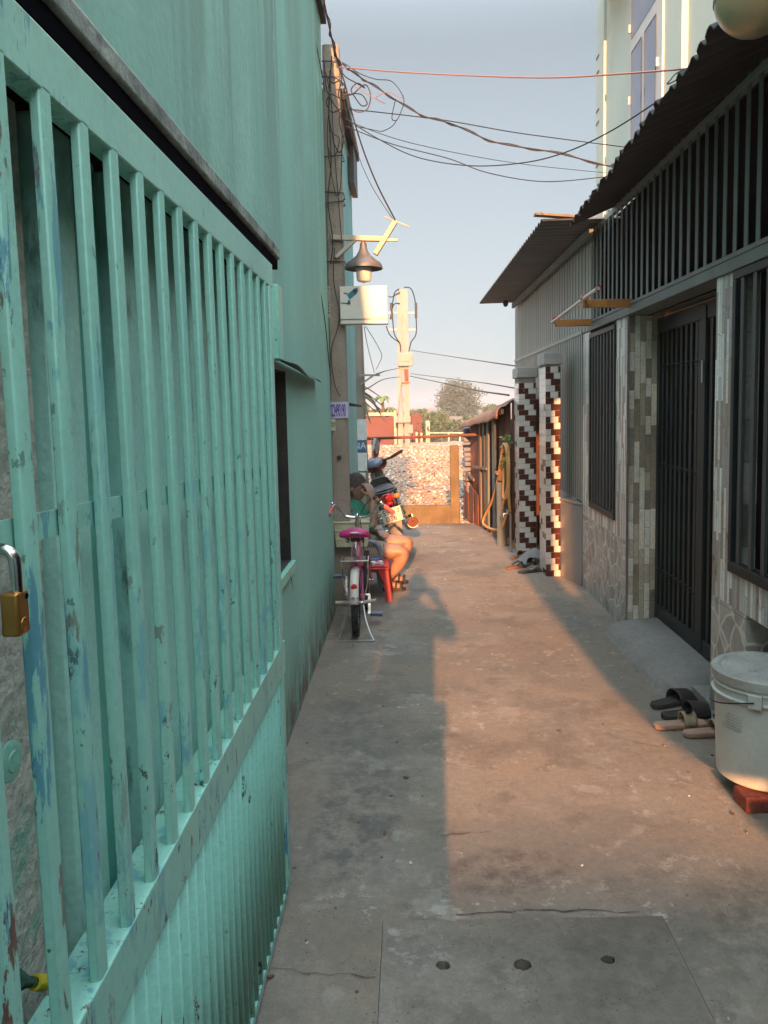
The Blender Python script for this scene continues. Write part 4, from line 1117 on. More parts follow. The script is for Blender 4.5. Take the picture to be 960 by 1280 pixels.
# cardboard leaning on the shed
a = atZ(651, 686); b = atZ(612, 668)
mb = MB(); up = Vector((.09, .05, .24))
mb.prism([a, b, b + up, a + up * 1.05], Vector((.006, .006, 0))); mb.prism([a + Vector((-.05, -.02, .0)), a.lerp(b, .5) + Vector((-.05, -.02, 0)), a.lerp(b, .5) + up, a + up], Vector((.005, .005, 0)))
props(mb.build('cardboard_sheet', m_card, origin=tuple(a)), 'brown cardboard sheets leaning against the foot of the rusty shed', 'cardboard')
mb = MB(); mb.grid(lambda u, v: Vector((1.0 + .16 * u + .02 * noise.noise(Vector((u * 4, v * 4, 0))), 8.45 + .25 * v, .012 + .03 * math.sin(math.pi * u) * math.sin(math.pi * v))), 8, 8)
props(mb.build('plastic_sheet', m_blue, origin=(1.08, 8.5, 0), solid=.003), 'crumpled grey plastic sheet on the ground by the cardboard', 'plastic sheet')
# mortar heap by the columns
mb = MB()
def heap(u, v):
    a = u * 2 * math.pi; r = .30 * v; h = .115 * (math.cos(v * math.pi) + 1) / 2
    return Vector((1.19 + r * math.cos(a) * .75, 7.33 + r * math.sin(a) * 1.05, h - .004 + .02 * noise.noise(Vector((r * 9 * math.cos(a), r * 9 * math.sin(a), 4)))))
mb.grid(heap, 24, 9)
props(mb.build('mortar_heap', m_mortar, origin=(1.19, 7.33, 0)), 'smooth grey mortar heap between the two mosaic columns', 'mortar heap')

# ------------------------------------------------------------------ alley end: kerb wall, post, mesh, bar
ya_ = 9.72
t = thing('mesh_fence', 'rusty chain-link fence standing on a low yellow-stained concrete wall at the alley end', 'fence', (.1, ya_, 0))
mb = MB(); mb.box(-.75, ya_, -.1, .62, ya_ + .10, .235); mb.build('low_wall', m_mossconc, t, bevel=.01)
mb = MB(); mb.box(.50, ya_ - .01, -.1, .615, ya_ + .09, 1.0); mb.build('post', m_mossconc, t, bevel=.01)
mb = MB()
stp = .062
zl, zh, xl, xh = .24, .98, -.75, .50
for s_ in (-1, 1):
    k = -20
    while k < 60:
        x = xl + k * stp; k += 1
        a = Vector((x, ya_ + .05, zl)); b = Vector((x + s_ * (zh - zl), ya_ + .05, zh))
        # clip to the panel
        t0, t1 = 0., 1.
        dx = b.x - a.x
        for lim, sg in ((xl, 1), (xh, -1)):
            fa = (a.x - lim) * sg; fb = (b.x - lim) * sg
            if fa < 0 and fb < 0: t0, t1 = 1, 0
            elif fa < 0: t0 = max(t0, fa / (fa - fb))
            elif fb < 0: t1 = min(t1, fa / (fa - fb))
        if t1 - t0 > .01: mb.tube([a.lerp(b, t0), a.lerp(b, t1)], .0011, 3, caps=False)
mb.build('wire_mesh', m_rust, t)
a = atY(430, 549, 9.55); b = atY(646, 541, 9.55)
mb = MB(); mb.tube([a, a.lerp(b, .5) + Vector((0, 0, -.008)), b], .018, 8)
props(mb.build('rail_pole', m_rust, origin=tuple(a)), 'long rusty pole laid level across the alley end from wall to shed', 'pole')
c = atY(470, 548, 9.5)
mb = MB(); mb.grid(lambda u, v: c + Vector((-.06 + .12 * u * (1 - .35 * v), .02 + .03 * math.sin(u * 9 + v * 3), -.26 * v + .02 * math.sin(u * 6))), 10, 10)
props(mb.build('hanging_rag', m_rag, origin=tuple(c), solid=.004), 'red and grey rag hanging from the rusty pole', 'rag')

# ------------------------------------------------------------------ rubble lot and the far side
mb = MB()
def lot(u, v):
    y = 9.8 + 23 * v; x = -7 + 17 * u
    return Vector((x, y, -.06 + .05 * noise.noise(Vector((x * .8, y * .6, 0))) + .05 * noise.noise(Vector((x * 2.7, y * 2.7, 5)))))
mb.grid(lot, 90, 110); props(mb.build('lot', m_debris, fixn=False), kind='structure')
rnd = random.Random(31); mb = MB()
chipm = [pm('brick_chip', (.40, .23, .14, 1), (.28, .15, .09, 1), 8, rough=.9), pm('pale_rubble_chip', (.55, .44, .33, 1), (.42, .33, .25, 1), 8, rough=.9), pm('dark_chip', (.13, .10, .08, 1), rough=.9),
         pm('plastic_scrap', (.70, .66, .60, 1), rough=.5), pm('grey_rubble', (.25, .23, .23, 1), rough=.8), pm('orange_chip', (.48, .31, .19, 1), rough=.9), pm('green_scrap', (.10, .35, .08, 1), rough=.5)]
for k in range(15000):
    y = 9.95 + 21 * rnd.random() ** 1.6; x = rnd.uniform(-.12, .17) * y + rnd.uniform(-.5, .9)
    z = -.06 + .05 * noise.noise(Vector((x * .8, y * .6, 0))) + .05 * noise.noise(Vector((x * 2.7, y * 2.7, 5)))
    s_ = rnd.uniform(.012, .05) * (1 + (y - 10) * .03)
    mb.mi = rnd.choices(range(7), (26, 22, 12, 9, 10, 20, .15))[0]
    if mb.mi == 4 and rnd.random() < .6: x = .09 * y + rnd.uniform(-.5, .3)
    mb.obox((x, y, z + s_ * .2), s_, s_ * rnd.uniform(.4, 1), s_ * rnd.uniform(.15, .5), (rnd.uniform(-.6, .6), rnd.uniform(-.6, .6), rnd.uniform(0, 3)))
props(mb.build('rubble', chipm, fixn=False), kind='stuff')

# far concrete electricity pole
EY = 31.0
eb = atZ(505, 556, -.05); EY = eb.y
t = thing('utility_pole', 'far sunlit double utility pole with metal box and wire hoops, beyond the rubble lot', 'utility pole', eb)
s = EY / 960
q = lambda x, y: atY(x, y, EY)
mb = MB()
for dx, d2 in ((-4.5, -3), (4.5, 3.2)):
    mb.bar(eb + Vector((dx * s, 0, -.2)), q(503 + d2, 362), .20, .2, (0, 1, 0))
for k in range(9):
    a = q(504, 540 - k * 20); mb.box(a.x - 4 * s, EY - .06, a.z - .1, a.x + 4 * s, EY + .06, a.z + .1)
mb.build('pole', m_conc_far, t)
a = q(507, 450); mb = MB(); mb.box(a.x - 9.5 * s, EY - .3, a.z - 8 * s, a.x + 9.5 * s, EY - .1, a.z + 8.5 * s); bx = mb.build('metal_box', m_conc_far, t, bevel=.04)
mb = MB(); mb.box(a.x - 6 * s, EY - .33, a.z - 2 * s, a.x + 6 * s, EY - .302, a.z + 5 * s); mb.build('box_lid', m_conc_far, bx)
a = q(508, 469); mb = MB(); mb.box(a.x - 2.5 * s, EY - .2, a.z - 7 * s, a.x + 2.5 * s, EY - .12, a.z + 7 * s); mb.box(a.x - 6 * s, EY - .16, a.z - 10 * s, a.x + 5 * s, EY - .11, a.z - 9 * s); mb.build('strap_plate', m_rust, t)
mb = MB()
for y in (391, 412):
    mb.bar(q(486, y), q(521, y), .06, .06)
mb.build('cross_arm', m_cream, t)
mb = MB(); mb.box(*(q(499, 528) + Vector((-.2, -.3, 0))), *(q(513, 520) + Vector((0, -.2, 0)))); mb.box(*(q(511, 541) + Vector((0, -.3, 0))), *(q(516, 531) + Vector((0, -.2, 0)))); mb.build('number_plate', m_conc_far, t)
mb = MB()
for P in ([(499, 362), (493, 368), (490, 390), (491, 400), (493, 418), (500, 430), (501, 440)], [(505, 360), (514, 362), (519, 378), (520, 395), (520, 418), (514, 428), (511, 440)], [(500, 366), (490, 372), (486, 371)], [(500, 380), (492, 382), (488, 400)], [(483, 408), (488, 420), (500, 429)]):
    mb.tube(smooth([q(*p) - Vector((0, .2, 0)) for p in P], 4), .022, 4)
for x, y in ((489, 384), (490, 395), (520, 384), (520, 394)): 
    a = q(x, y); mb.lathe([(.001, .16), (.05, .14), (.05, -.14), (.001, -.16)], a - Vector((0, .2, 0)), n=6)
mb.build('wire_loop', m_wire, t)

# red-painted fence wall and its gate
def at_y(x, y, Y): return atY(x, y, Y)
t = thing('boundary_wall', 'long red-painted boundary wall with pale coping and posts, behind the far concrete pole', 'wall', at_y(500, 555, 32))
mb = MB(); a = at_y(440, 557, 32); b = at_y(528, 517, 32); mb.box(a.x, 32, -.2, at_y(500, 550, 32).x, 32.15, at_y(500, 521, 32).z); mb.build('wall_panel', m_redwall, t)
mb = MB(); mb.box(a.x, 31.95, at_y(460, 520, 32).z, at_y(493, 520, 32).x, 32.1, at_y(460, 516, 32).z); mb.box(at_y(493, 550, 32).x, 31.9, -.2, at_y(496, 550, 32).x, 32.1, at_y(495, 513, 32).z); mb.build('coping', m_cream, t)
t = thing('shed', 'tall red metal shed wall beyond the rubble lot, right of the far concrete pole', 'shed', at_y(520, 555, 34))
mb = MB(); a = at_y(515, 556, 34); mb.box(a.x, 34, -.2, at_y(528, 550, 34).x, 38, at_y(520, 517, 34).z); mb.build('wall', m_redwall, t)
t = thing('shed', 'low red and orange-roofed building peeping over the boundary wall', 'shed', at_y(472, 515, 40))
mb = MB(); a = at_y(455, 530, 40); mb.box(a.x, 40, -.2, at_y(484, 520, 40).x, 43, at_y(470, 520, 40).z); mb.build('wall', m_redwall, t)
mb = MB(); mb.box(a.x - .1, 39.8, at_y(470, 520, 40).z, at_y(486, 520, 40).x, 43.2, at_y(470, 518, 40).z); mb.build('roof', m_rustpale, t)
# pale fence posts right of the pole
for i, (x, yt_, w_, Y, lab) in enumerate(((521, 540, 2.5, 33, 'pale fence post nearest the far concrete pole'), (527, 541, 2.5, 33, 'second thin pale fence post right of the far concrete pole'), (535, 526, 5, 34, 'thickest pale fence post, taller than its neighbours'),
                                    (561, 540, 2, 33, 'thin pale fence post left of the banana plant'), (575, 541, 2, 33, 'thin pale fence post below the banana plant'))):
    a = at_y(x, 556, Y); b = at_y(x, yt_, Y); h = w_ * Y / 1920
    mb = MB(); mb.box(a.x - h, Y - h, -.2, a.x + h, Y + h, b.z); props(mb.build('fence_post', m_cream, origin=(a.x, Y, -.1)), lab, 'post', 'pale posts beyond the rubble lot')
mb = MB(); mb.bar(at_y(535, 541, 33), at_y(600, 541, 33), .05, .05)
props(mb.build('fence_rail', m_cream, origin=tuple(at_y(560, 545, 33))), 'long pale rail of the far fence beyond the rubble lot', 'fence rail')

# trees
def leafcard(mb, c, s_, rnd, droop=0.):
    a = Vector((rnd.gauss(0, 1), rnd.gauss(0, 1), rnd.gauss(0, .7) - droop)).normalized(); b = a.orthogonal().normalized()
    b = (b * math.cos(1) + a.cross(b) * math.sin(rnd.uniform(0, 6))).normalized()
    mb.add([c - a * s_, c + b * s_ * .45, c + a * s_, c - b * s_ * .45], [(0, 1, 2, 3)])
def tree(name, label, cat, base, h, rx, rz_, zc, mat, n, leaf, seed, clumps=40, group=None):
    rnd = random.Random(seed)
    t = thing(name, label, cat, base, group=group)
    B = Vector(base); cen = B + Vector((0, 0, zc))
    mb = MB(); mb.tube([B, B + Vector((.02 * h, 0, zc * .5)), cen], [h * .035, h * .026, h * .012], 8)
    cl = []
    for k in range(clumps):
        a = rnd.uniform(0, 6.283); e = math.asin(rnd.uniform(-.85, 1)); rr = rnd.uniform(.45, 1.0)
        cl.append(cen + Vector((rx * rr * math.cos(a) * math.cos(e), rx * rr * math.sin(a) * math.cos(e), rz_ * rr * math.sin(e))))
    for c in cl[:12]: mb.tube([B + Vector((.02 * h, 0, zc * .55)), cen.lerp(c, .45), c], [h * .012, h * .007, h * .003], 5)
    mb.build('trunk', m_bark, t)
    mb = MB()
    for k in range(n):
        c = rnd.choice(cl); r_ = rx * .27
        leafcard(mb, c + Vector((rnd.gauss(0, r_ * .6), rnd.gauss(0, r_ * .6), rnd.gauss(0, r_ * .45))), leaf * rnd.uniform(.6, 1.3), rnd)
    mb.build('crown', mat, t, fixn=False)
    return t
YT = 120
b = at_y(574, 560, YT); top = at_y(574, 480, YT)
tree('broadleaf_tree', 'big rounded dusty grey-green tree standing farthest away, above the shed roof', 'tree', (b.x, YT, -.1), 6, 3.6, 2.9, 2.3, m_leafdry, 9000, .22, 1, 90)
for i, (x, yt_, Y, wpx, lab) in enumerate(((500, 519, 62, 30, 'low green tree partly hidden by the far concrete pole'), (523, 512, 66, 26, 'dark green tree just right of the far concrete pole'), (545, 515, 70, 28, 'green tree in front of the big rounded tree, on its left side'),
                                       (596, 522, 64, 30, 'low green tree behind the roof of the rusty shed'), (618, 505, 80, 26, 'hazy green tree farther right, mostly hidden by the rusty shed'), (470, 512, 58, 26, 'green tree on the left, over the red boundary wall'), (456, 500, 50, 20, 'tall green tree at the left end, behind the second grey pole'))):
    b = at_y(x, 560, Y); tp_ = at_y(x, yt_, Y); hh = tp_.z + .1
    tree('green_tree', lab, 'tree', (b.x, Y, -.1), hh, wpx / 2 * Y / 960, hh * .36, hh * .58, m_leaf, 2600, .16, 40 + i, 34, 'green trees beyond the rubble lot')
def fronds(name, label, cat, base, h, n, ln, wd, mat, seed, up=.9, group=None, trunk=True):
    rnd = random.Random(seed); t = thing(name, label, cat, base, group=group); B = Vector(base); T_ = B + Vector((0, 0, h))
    mb = MB(); mb.tube([B, B.lerp(T_, .5) + Vector((.03 * h, 0, 0)), T_], [h * .05, h * .04, h * .03], 8); mb.build('trunk', m_bark, t)
    mb = MB()
    for k in range(n):
        a = 6.283 * k / n + rnd.uniform(-.3, .3); d = Vector((math.cos(a), math.sin(a), 0)); e = rnd.uniform(.5, 1.1) * up; sd_ = Vector((-d.y, d.x, 0))
        P = [T_ + d * ln * (.9 * f) + Vector((0, 0, ln * (e * f - 1.1 * f * f))) for f in (0, .25, .5, .75, 1)]
        for i in range(4):
            w0 = wd * math.sin(math.pi * (i / 4 * .85 + .1)); w1 = wd * math.sin(math.pi * ((i + 1) / 4 * .85 + .1))
            for sg in (-1, 1):
                mb.quad(P[i], P[i + 1], P[i + 1] + sd_ * sg * w1 - Vector((0, 0, w1 * .35)), P[i] + sd_ * sg * w0 - Vector((0, 0, w0 * .35)))
    mb.build('fronds', mat, t, fixn=False)
for i, (x, yt_, Y, lab) in enumerate(((578, 530, 40, 'bright banana plant in front of the big rounded tree'), (548, 532, 44, 'banana plant with drooping leaves behind the thickest pale post'), (534, 530, 43, 'small banana plant close to the tall red shed wall'))):
    b = at_y(x, 558, Y); tp_ = at_y(x, yt_, Y)
    fronds('banana_plant', lab, 'banana plant', (b.x, Y, -.1), tp_.z + .1, 9, .9, .13, m_leafbright, 70 + i, 1.1, 'banana plants beyond the rubble lot')
for i, (x, yt_, Y, lab) in enumerate(((479, 497, 36, 'tall papaya tree left of the far concrete pole'), (488, 511, 36.5, 'shorter papaya tree close to the far concrete pole'))):
    b = at_y(x, 558, Y); tp_ = at_y(x, yt_, Y)
    fronds('papaya_tree', lab, 'papaya tree', (b.x, Y, -.1), tp_.z + .1, 13, .45, .10, m_leafbright, 80 + i, .9, 'papaya trees over the red boundary wall')
rnd = random.Random(77); mb = MB()
for k in range(5000):
    x = rnd.uniform(520, 640); Y = rnd.uniform(33.5, 44); b = at_y(x, 556, Y); hmax = .75 + .4 * noise.noise(Vector((x * .08, Y * .3, 0)))
    leafcard(mb, Vector((b.x, Y, rnd.uniform(-.1, max(.1, hmax)))), rnd.uniform(.05, .11), rnd)
props(mb.build('undergrowth', m_leafdry, fixn=False), kind='stuff')
# palm fronds close behind the second pole
b = Vector((-1.05, 13.5, -.1))
fronds('palm_tree', 'young palm with arching fronds behind the second grey pole', 'palm tree', tuple(b), 1.85, 11, .75, .05, m_leaf, 90, .7)

# ------------------------------------------------------------------ smog in the air over the lot and the trees
mh = bpy.data.materials.new('haze_air'); mh.use_nodes = True
for n_ in list(mh.node_tree.nodes):
    if n_.type == 'BSDF_PRINCIPLED': mh.node_tree.nodes.remove(n_)
pv_ = mh.node_tree.nodes.new('ShaderNodeVolumePrincipled')
pv_.inputs['Color'].default_value = (.84, .86, .89, 1); pv_.inputs['Density'].default_value = .0019; pv_.inputs['Anisotropy'].default_value = .2
mh.node_tree.links.new(pv_.outputs[0], mh.node_tree.nodes['Material Output'].inputs['Volume'])
mb = MB(); mb.box(-720, -320, -1.2, 720, 1120, 10.6)
props(mb.build('haze', mh), kind='stuff')

# ------------------------------------------------------------------ child's bicycle (local: +y forward)
def wheel(parent, name, c, r, tw, spokes=20):
    mb = MB(); n = 40
    wp = mb
    V = []; F = []
    k = 10
    for i in range(n):
        a = 2 * math.pi * i / n
        for j in range(k):
            b = 2 * math.pi * j / k; q = r - tw + tw * math.cos(b)
            V.append(Vector((c[0] + tw * math.sin(b), c[1] + q * math.cos(a), c[2] + q * math.sin(a))))
    for i in range(n):
        for j in range(k): F.append((i * k + j, ((i + 1) % n) * k + j, ((i + 1) % n) * k + (j + 1) % k, i * k + (j + 1) % k))
    mb.add(V, F, True)
    for i in range(n * 2):
        a = 2 * math.pi * (i + .5) / (2 * n); q = r - .001; sx = (-.45 if i % 2 else .45) * tw
        p = Vector((c[0] + sx, c[1] + q * math.cos(a), c[2] + q * math.sin(a))); mb.obox(p, tw * .9, .006, .008, (a - math.pi / 2, 0, 0))
    ty = mb.build(name, m_rubber, parent, local=True)
    mb = MB(); ri = r - 2 * tw
    mb.lathe([(ri, -tw * .6), (ri + .006, -tw * .6), (ri + .006, tw * .6), (ri, tw * .6), (ri - .008, 0), (ri, -tw * .6)], c, 'x', 40); mb.build('rim', m_chrome, ty, local=True)
    mb = MB()
    for i in range(spokes):
        a = 2 * math.pi * i / spokes; sx = .022 if i % 2 else -.022
        mb.tube([(c[0] + sx, c[1] + .016 * math.cos(a), c[2] + .016 * math.sin(a)), (c[0], c[1] + ri * math.cos(a + .25), c[2] + ri * math.sin(a + .25))], .0012, 4)
    mb.tube([(c[0] - .045, c[1], c[2]), (c[0] + .045, c[1], c[2])], .010, 10); mb.build('spokes', m_chrome, ty, local=True)
    return ty
bk = thing('bicycle', 'small pink child bicycle with magenta saddle, white mudguard and cream basket', 'bicycle', (-.378, 4.985, 0), (0, 0, R(1.5)))
RW = .215
wheel(bk, 'wheel', (0, 0, RW), RW, .023); wheel(bk, 'wheel', (.055, .66, RW), RW, .021)
def bp_(mb, name, mat, parent=bk, **k): return mb.build(name, mat, parent, local=True, **k)
mb = MB()
def fend(u, v):
    a = R(52 + 117 * u); x = -1 + 2 * v; q = RW + .022 - .018 * x * x
    return Vector((.029 * x, q * math.cos(a), RW + q * math.sin(a)))
mb.grid(fend, 24, 8); fd = bp_(mb, 'mudguard', m_white, solid=.002)
a = R(140); rc = Vector((0, (RW + .024) * math.cos(a), RW + (RW + .024) * math.sin(a)))
mb = MB(); mb.lathe([(.0001, -.012), (.014, -.010), (.019, -.003), (.021, .004), (.021, .012)], rc + Vector((0, 0, -.01)), 'y', 18); bp_(mb, 'reflector', m_redglow, fd)
mb = MB(); mb.tube([(-.034, -.215, .30), (-.01, -.235, .303), (.01, -.235, .303), (.034, -.215, .30)], .003, 5); mb.ell((0, -.236, .306), .008, .005, .012, 8, 6); bp_(mb, 'mudguard_stay', m_chrome, fd)
mb = MB(); cr_ = Vector((0, .29, .195)); st = Vector((0, .17, .50)); hd = Vector((0, .53, .52))
mb.tube([cr_, st], .016, 10); mb.tube([cr_ + Vector((0, .01, .02)), hd - Vector((0, 0, .06))], .018, 10); mb.tube([st - Vector((0, 0, .12)), hd - Vector((0, 0, .02))], .015, 10); mb.tube([hd - Vector((0, -.01, .09)), hd + Vector((0, -.008, .035))], .019, 12)
for s_ in (-1, 1):
    mb.tube([cr_ + Vector((s_ * .02, 0, 0)), Vector((s_ * .042, .1, .205)), Vector((s_ * .046, 0, RW))], .009, 8)
    mb.tube([st + Vector((s_ * .014, 0, -.05)), Vector((s_ * .040, .10, .40)), Vector((s_ * .048, 0, RW))], .008, 8)
    mb.tube([hd + Vector((s_ * .03, .005, -.10)), Vector((.03 + s_ * .034, .61, .34)), Vector((.055 + s_ * .036, .66, RW))], .010, 8)
mb.tube([hd + Vector((-.03, .005, -.10)), hd + Vector((.03, .005, -.10))], .012, 8)
bp_(mb, 'frame', m_pink)
mb = MB(); mb.tube([st - Vector((0, -.02, .06)), Vector((0, .145, .635))], .0125, 10); bp_(mb, 'seat_post', m_chrome)
mb = MB()
def sad(u, v):
    y = .02 + .25 * u; a = 2 * math.pi * v
    wd = .104 * (1 - max(0, u - .15) * 1.02) if u > .15 else .104 * math.sqrt(max(0.0, 1 - ((.15 - u) / .16) ** 2))
    hz = .031 * (1 if .1 < u < .85 else .8) * math.sqrt(max(.02, min(1, u / .08, (1 - u) / .08)))
    ca = math.cos(a); sa = math.sin(a)
    return Vector((wd * math.copysign(abs(ca) ** .75, ca), y, .672 - .022 * u + hz * math.copysign(abs(sa) ** .7, sa) - .012 * abs(ca) ** 2))
mb.grid(sad, 16, 24); sdl = bp_(mb, 'saddle', m_saddle)
mb = MB(); mb.ell((0, .026, .676), .03, .012, .006, 10, 6); bp_(mb, 'saddle_badge', m_label, sdl)
mb = MB()
for s_ in (-1, 1):
    mb.tube([(s_ * .05 + .012 * math.cos(k * 1.3), .08 + .012 * math.sin(k * 1.3), .60 + .0018 * k) for k in range(24)], .0025, 5)
    mb.tube([(s_ * .06, .05, .64), (s_ * .03, .10, .615), (s_ * .02, .2, .635)], .004, 5)
mb.box(-.03, .12, .60, .03, .16, .63); bp_(mb, 'saddle_spring', m_black, sdl)
mb = MB(); mb.tube([hd, Vector((0, .505, .60)), Vector((0, .495, .715))], [.013, .013, .012], 10); mb.ell((0, .492, .72), .018, .018, .024, 10, 8); bp_(mb, 'stem', m_chrome)
HB_ = [(-.187, .30, .762), (-.180, .365, .788), (-.160, .43, .808), (-.142, .465, .797), (-.105, .483, .735), (-.06, .49, .716), (0, .492, .713), (.06, .49, .716), (.105, .483, .735), (.150, .465, .795), (.185, .44, .805), (.225, .385, .785), (.255, .33, .765)]
mb = MB(); mb.tube(smooth([Vector(p) for p in HB_], 4), .0105, 10); hb = bp_(mb, 'handlebar', m_chrome)
for s_ in (0, 1):
    e = [Vector(p) for p in (HB_[:3] if not s_ else HB_[-3:][::-1])]
    mb = MB(); mb.tube([e[0] + (e[0] - e[1]) * .1, e[0].lerp(e[1], .6), e[1].lerp(e[2], .5)], [.0165, .0145, .016], 12); bp_(mb, 'grip', m_grip, hb)
    mb = MB(); sg = 1 if s_ else -1; mb.tube([(sg * .19, .45, .80), (sg * .215, .43, .77), (sg * .27, .33, .725)], [.006, .005, .004], 6); mb.ell((sg * .175, .445, .822), .016, .012, .012, 8, 6); bp_(mb, 'brake_lever', m_chrome, hb)
    mb = MB(); mb.tube(smooth([Vector(p) for p in ((sg * .18, .46, .81), (sg * .10, .56, .83), (sg * .02, .58, .72), (sg * .03, .57, .58), (sg * .05, .4, .42 + .04 * s_))], 6), .003, 5); bp_(mb, 'brake_cable', m_wire if s_ else m_pink, hb)
# basket
mb = MB(); bx0, by0, bz0, bz1 = -.05, .72, .47, .655
def ring(z, w_, d_): return [Vector((bx0 + sx * w_, by0 + sy * d_, z)) for sx, sy in ((-1, -1), (1, -1), (1, 1), (-1, 1))]
r0, r1 = ring(bz0, .115, .075), ring(bz1, .128, .09)
mb.add(r0 + r1, [(0, 1, 2, 3)] + [(i, (i + 1) % 4, 4 + (i + 1) % 4, 4 + i) for i in range(4)])
bs = bp_(mb, 'basket', m_cream_plastic, solid=.004, bevel=.006)
mb = MB(); mb.tube(ring(bz1, .132, .094), .008, 8, closed=True)
for fz in (.32, .66):
    mb.tube(ring(bz0 + (bz1 - bz0) * fz, .117 + .014 * fz, .077 + .016 * fz), .0035, 5, closed=True)
bp_(mb, 'basket_rim', m_cream_plastic, bs)
# carrier, stand, pegs, crank, pedals, chain guard
mb = MB(); mb.tube([(-.085, .10, .503), (-.088, -.06, .503), (.088, -.06, .503), (.085, .10, .503)], .006, 8); mb.box(-.07, -.055, .499, .07, .09, .503)
for s_ in (-1, 1): mb.tube([(s_ * .086, -.02, .50), (s_ * .082, -.005, .36), (s_ * .052, 0, .225)], .005, 6)
bp_(mb, 'carrier', m_chrome)
mb = MB(); kp = [(-.05, .0, .20), (-.065, -.07, .12), (-.095, -.13, .045), (-.116, -.155, .008), (-.105, -.165, .006), (.0, -.165, .006), (.105, -.165, .006), (.116, -.155, .008), (.095, -.13, .045), (.065, -.07, .12), (.05, 0, .20)]
mb.tube(smooth([Vector(p) for p in kp], 3), .0052, 7); mb.tube([(-.06, .0, .15), (-.085, -.02, .09), (-.10, -.05, .055)], .006, 6); bp_(mb, 'kickstand', m_steel)
for s_ in (-1, 1):
    mb = MB(); mb.tube([(s_ * .045, 0, RW), (s_ * .06, 0, RW)], .013, 8); mb.tube([(s_ * .06, -.0, RW + .002), (s_ * .135, -.0, RW + .006 * (1 + s_))], .0125, 12); bp_(mb, 'foot_peg', m_cream)
mb = MB(); cz = .195; dv = Vector((0, .045, .125))
mb.tube([(-.085, cr_.y, cz), (.085, cr_.y, cz)], .009, 8); mb.bar((-.08, cr_.y, cz), Vector((-.08, cr_.y, cz)) + dv, .012, .018, (1, 0, 0)); mb.bar((.08, cr_.y, cz), Vector((.08, cr_.y, cz)) - dv, .012, .018, (1, 0, 0)); ck = bp_(mb, 'crank', m_chrome)
for s_ in (-1, 1):
    p = Vector((s_ * .128, cr_.y, cz)) - dv * s_
    mb = MB(); mb.box(p.x - .042, p.y - .03, p.z - .011, p.x + .042, p.y + .03, p.z + .011)
    pd_ = bp_(mb, 'pedal', m_bluegrey, bevel=.003)
    mb = MB(); 
    for k in range(5): mb.box(p.x - .036 + k * .016, p.y - .033, p.z - .006, p.x - .028 + k * .016, p.y - .0295, p.z + .007)
    bp_(mb, 'pedal_tread', m_black_plastic, pd_)
mb = MB(); mb.lathe([(.0001, -.056), (.07, -.056), (.074, -.052), (.074, -.048), (.0001, -.048)], (0, .10, .215), 'x', 24); mb.bar((-.052, .10, .26), (-.052, .33, .23), .006, .05, (0, 0, 1)); bp_(mb, 'chain_guard', m_white)

# ------------------------------------------------------------------ people
def skin(verts, edges, root=0, subs=2):
    me = bpy.data.meshes.new('skin'); me.from_pydata([tuple(v[0]) for v in verts], edges, [])
    o = bpy.data.objects.new('skin', me); COL.objects.link(o)
    md = o.modifiers.new('s', 'SKIN'); md.use_smooth_shade = True; md.branch_smoothing = .4
    for i, v in enumerate(verts):
        r_ = v[1]; me.skin_vertices[0].data[i].radius = (r_, r_) if not isinstance(r_, tuple) else r_
        me.skin_vertices[0].data[i].use_root = (i == root)
    sb = o.modifiers.new('b', 'SUBSURF'); sb.levels = subs; sb.render_levels = subs
    dg = bpy.context.evaluated_depsgraph_get(); m2 = bpy.data.meshes.new_from_object(o.evaluated_get(dg))
    V = [v.co.copy() for v in m2.vertices]; F = [tuple(p.vertices) for p in m2.polygons]
    bpy.data.objects.remove(o); bpy.data.meshes.remove(me); bpy.data.meshes.remove(m2)
    return V, F
def chain(mb, pts, rs, subs=1):
    V, F = skin([(p, r) for p, r in zip(pts, rs)], [(i, i + 1) for i in range(len(pts) - 1)], 0, subs); mb.add(V, F, True)
def fuse(mb, name, mat, parent, vox, smooth_it=4):
    """join overlapping limb, hand and head surfaces into one continuous skin"""
    o = mb.build(name, mat, parent)
    md = o.modifiers.new('r', 'REMESH'); md.mode = 'VOXEL'; md.voxel_size = vox; md.use_smooth_shade = True
    s_ = o.modifiers.new('s', 'SMOOTH'); s_.iterations = smooth_it; s_.factor = .35
    dg = bpy.context.evaluated_depsgraph_get(); m2 = bpy.data.meshes.new_from_object(o.evaluated_get(dg))
    old = o.data; o.modifiers.clear(); o.data = m2; bpy.data.meshes.remove(old); m2.name = name
    m2.polygons.foreach_set('use_smooth', [True] * len(m2.polygons))
    return o
def g1(d2, s_): return math.exp(-d2 / (2 * s_ * s_))
def head_pt(d, grow=0.):
    """d: unit direction in head space (x = face, y = left ear, z = up) -> surface point"""
    x, y, z = d
    ex, ey, ez = .098, .077, .122
    r_ = 1 / math.sqrt((x / ex) ** 2 + (y / ey) ** 2 + (z / ez) ** 2)
    p = Vector((x, y, z)) * r_
    if z < 0: p.y *= 1 - .22 * (-z) * max(0, x + .3); p.x *= 1 + .06 * max(0, x)
    if x < 0 and z < -.3: p *= 1 - .22 * min(1, (-z - .3) * 1.6)
    if x > 0:
        p.x += .024 * g1((y / .13) ** 2 + ((z + .10) / .16) ** 2, 1) * (1 if grow == 0 else 0)      # nose
        p.x += .010 * g1((y / .30) ** 2 + ((z + .80) / .13) ** 2, 1)                              # chin
        p.x += .006 * g1((y / .5) ** 2 + ((z - .17) / .09) ** 2, 1)                              # brow
        p.x += .008 * g1((y / .26) ** 2 + ((z + .42) / .09) ** 2, 1)                              # lips
        for s_ in (-1, 1): p.x -= .010 * g1(((y - s_ * .36) / .17) ** 2 + ((z - .03) / .09) ** 2, 1)
    return p * (1 + grow)
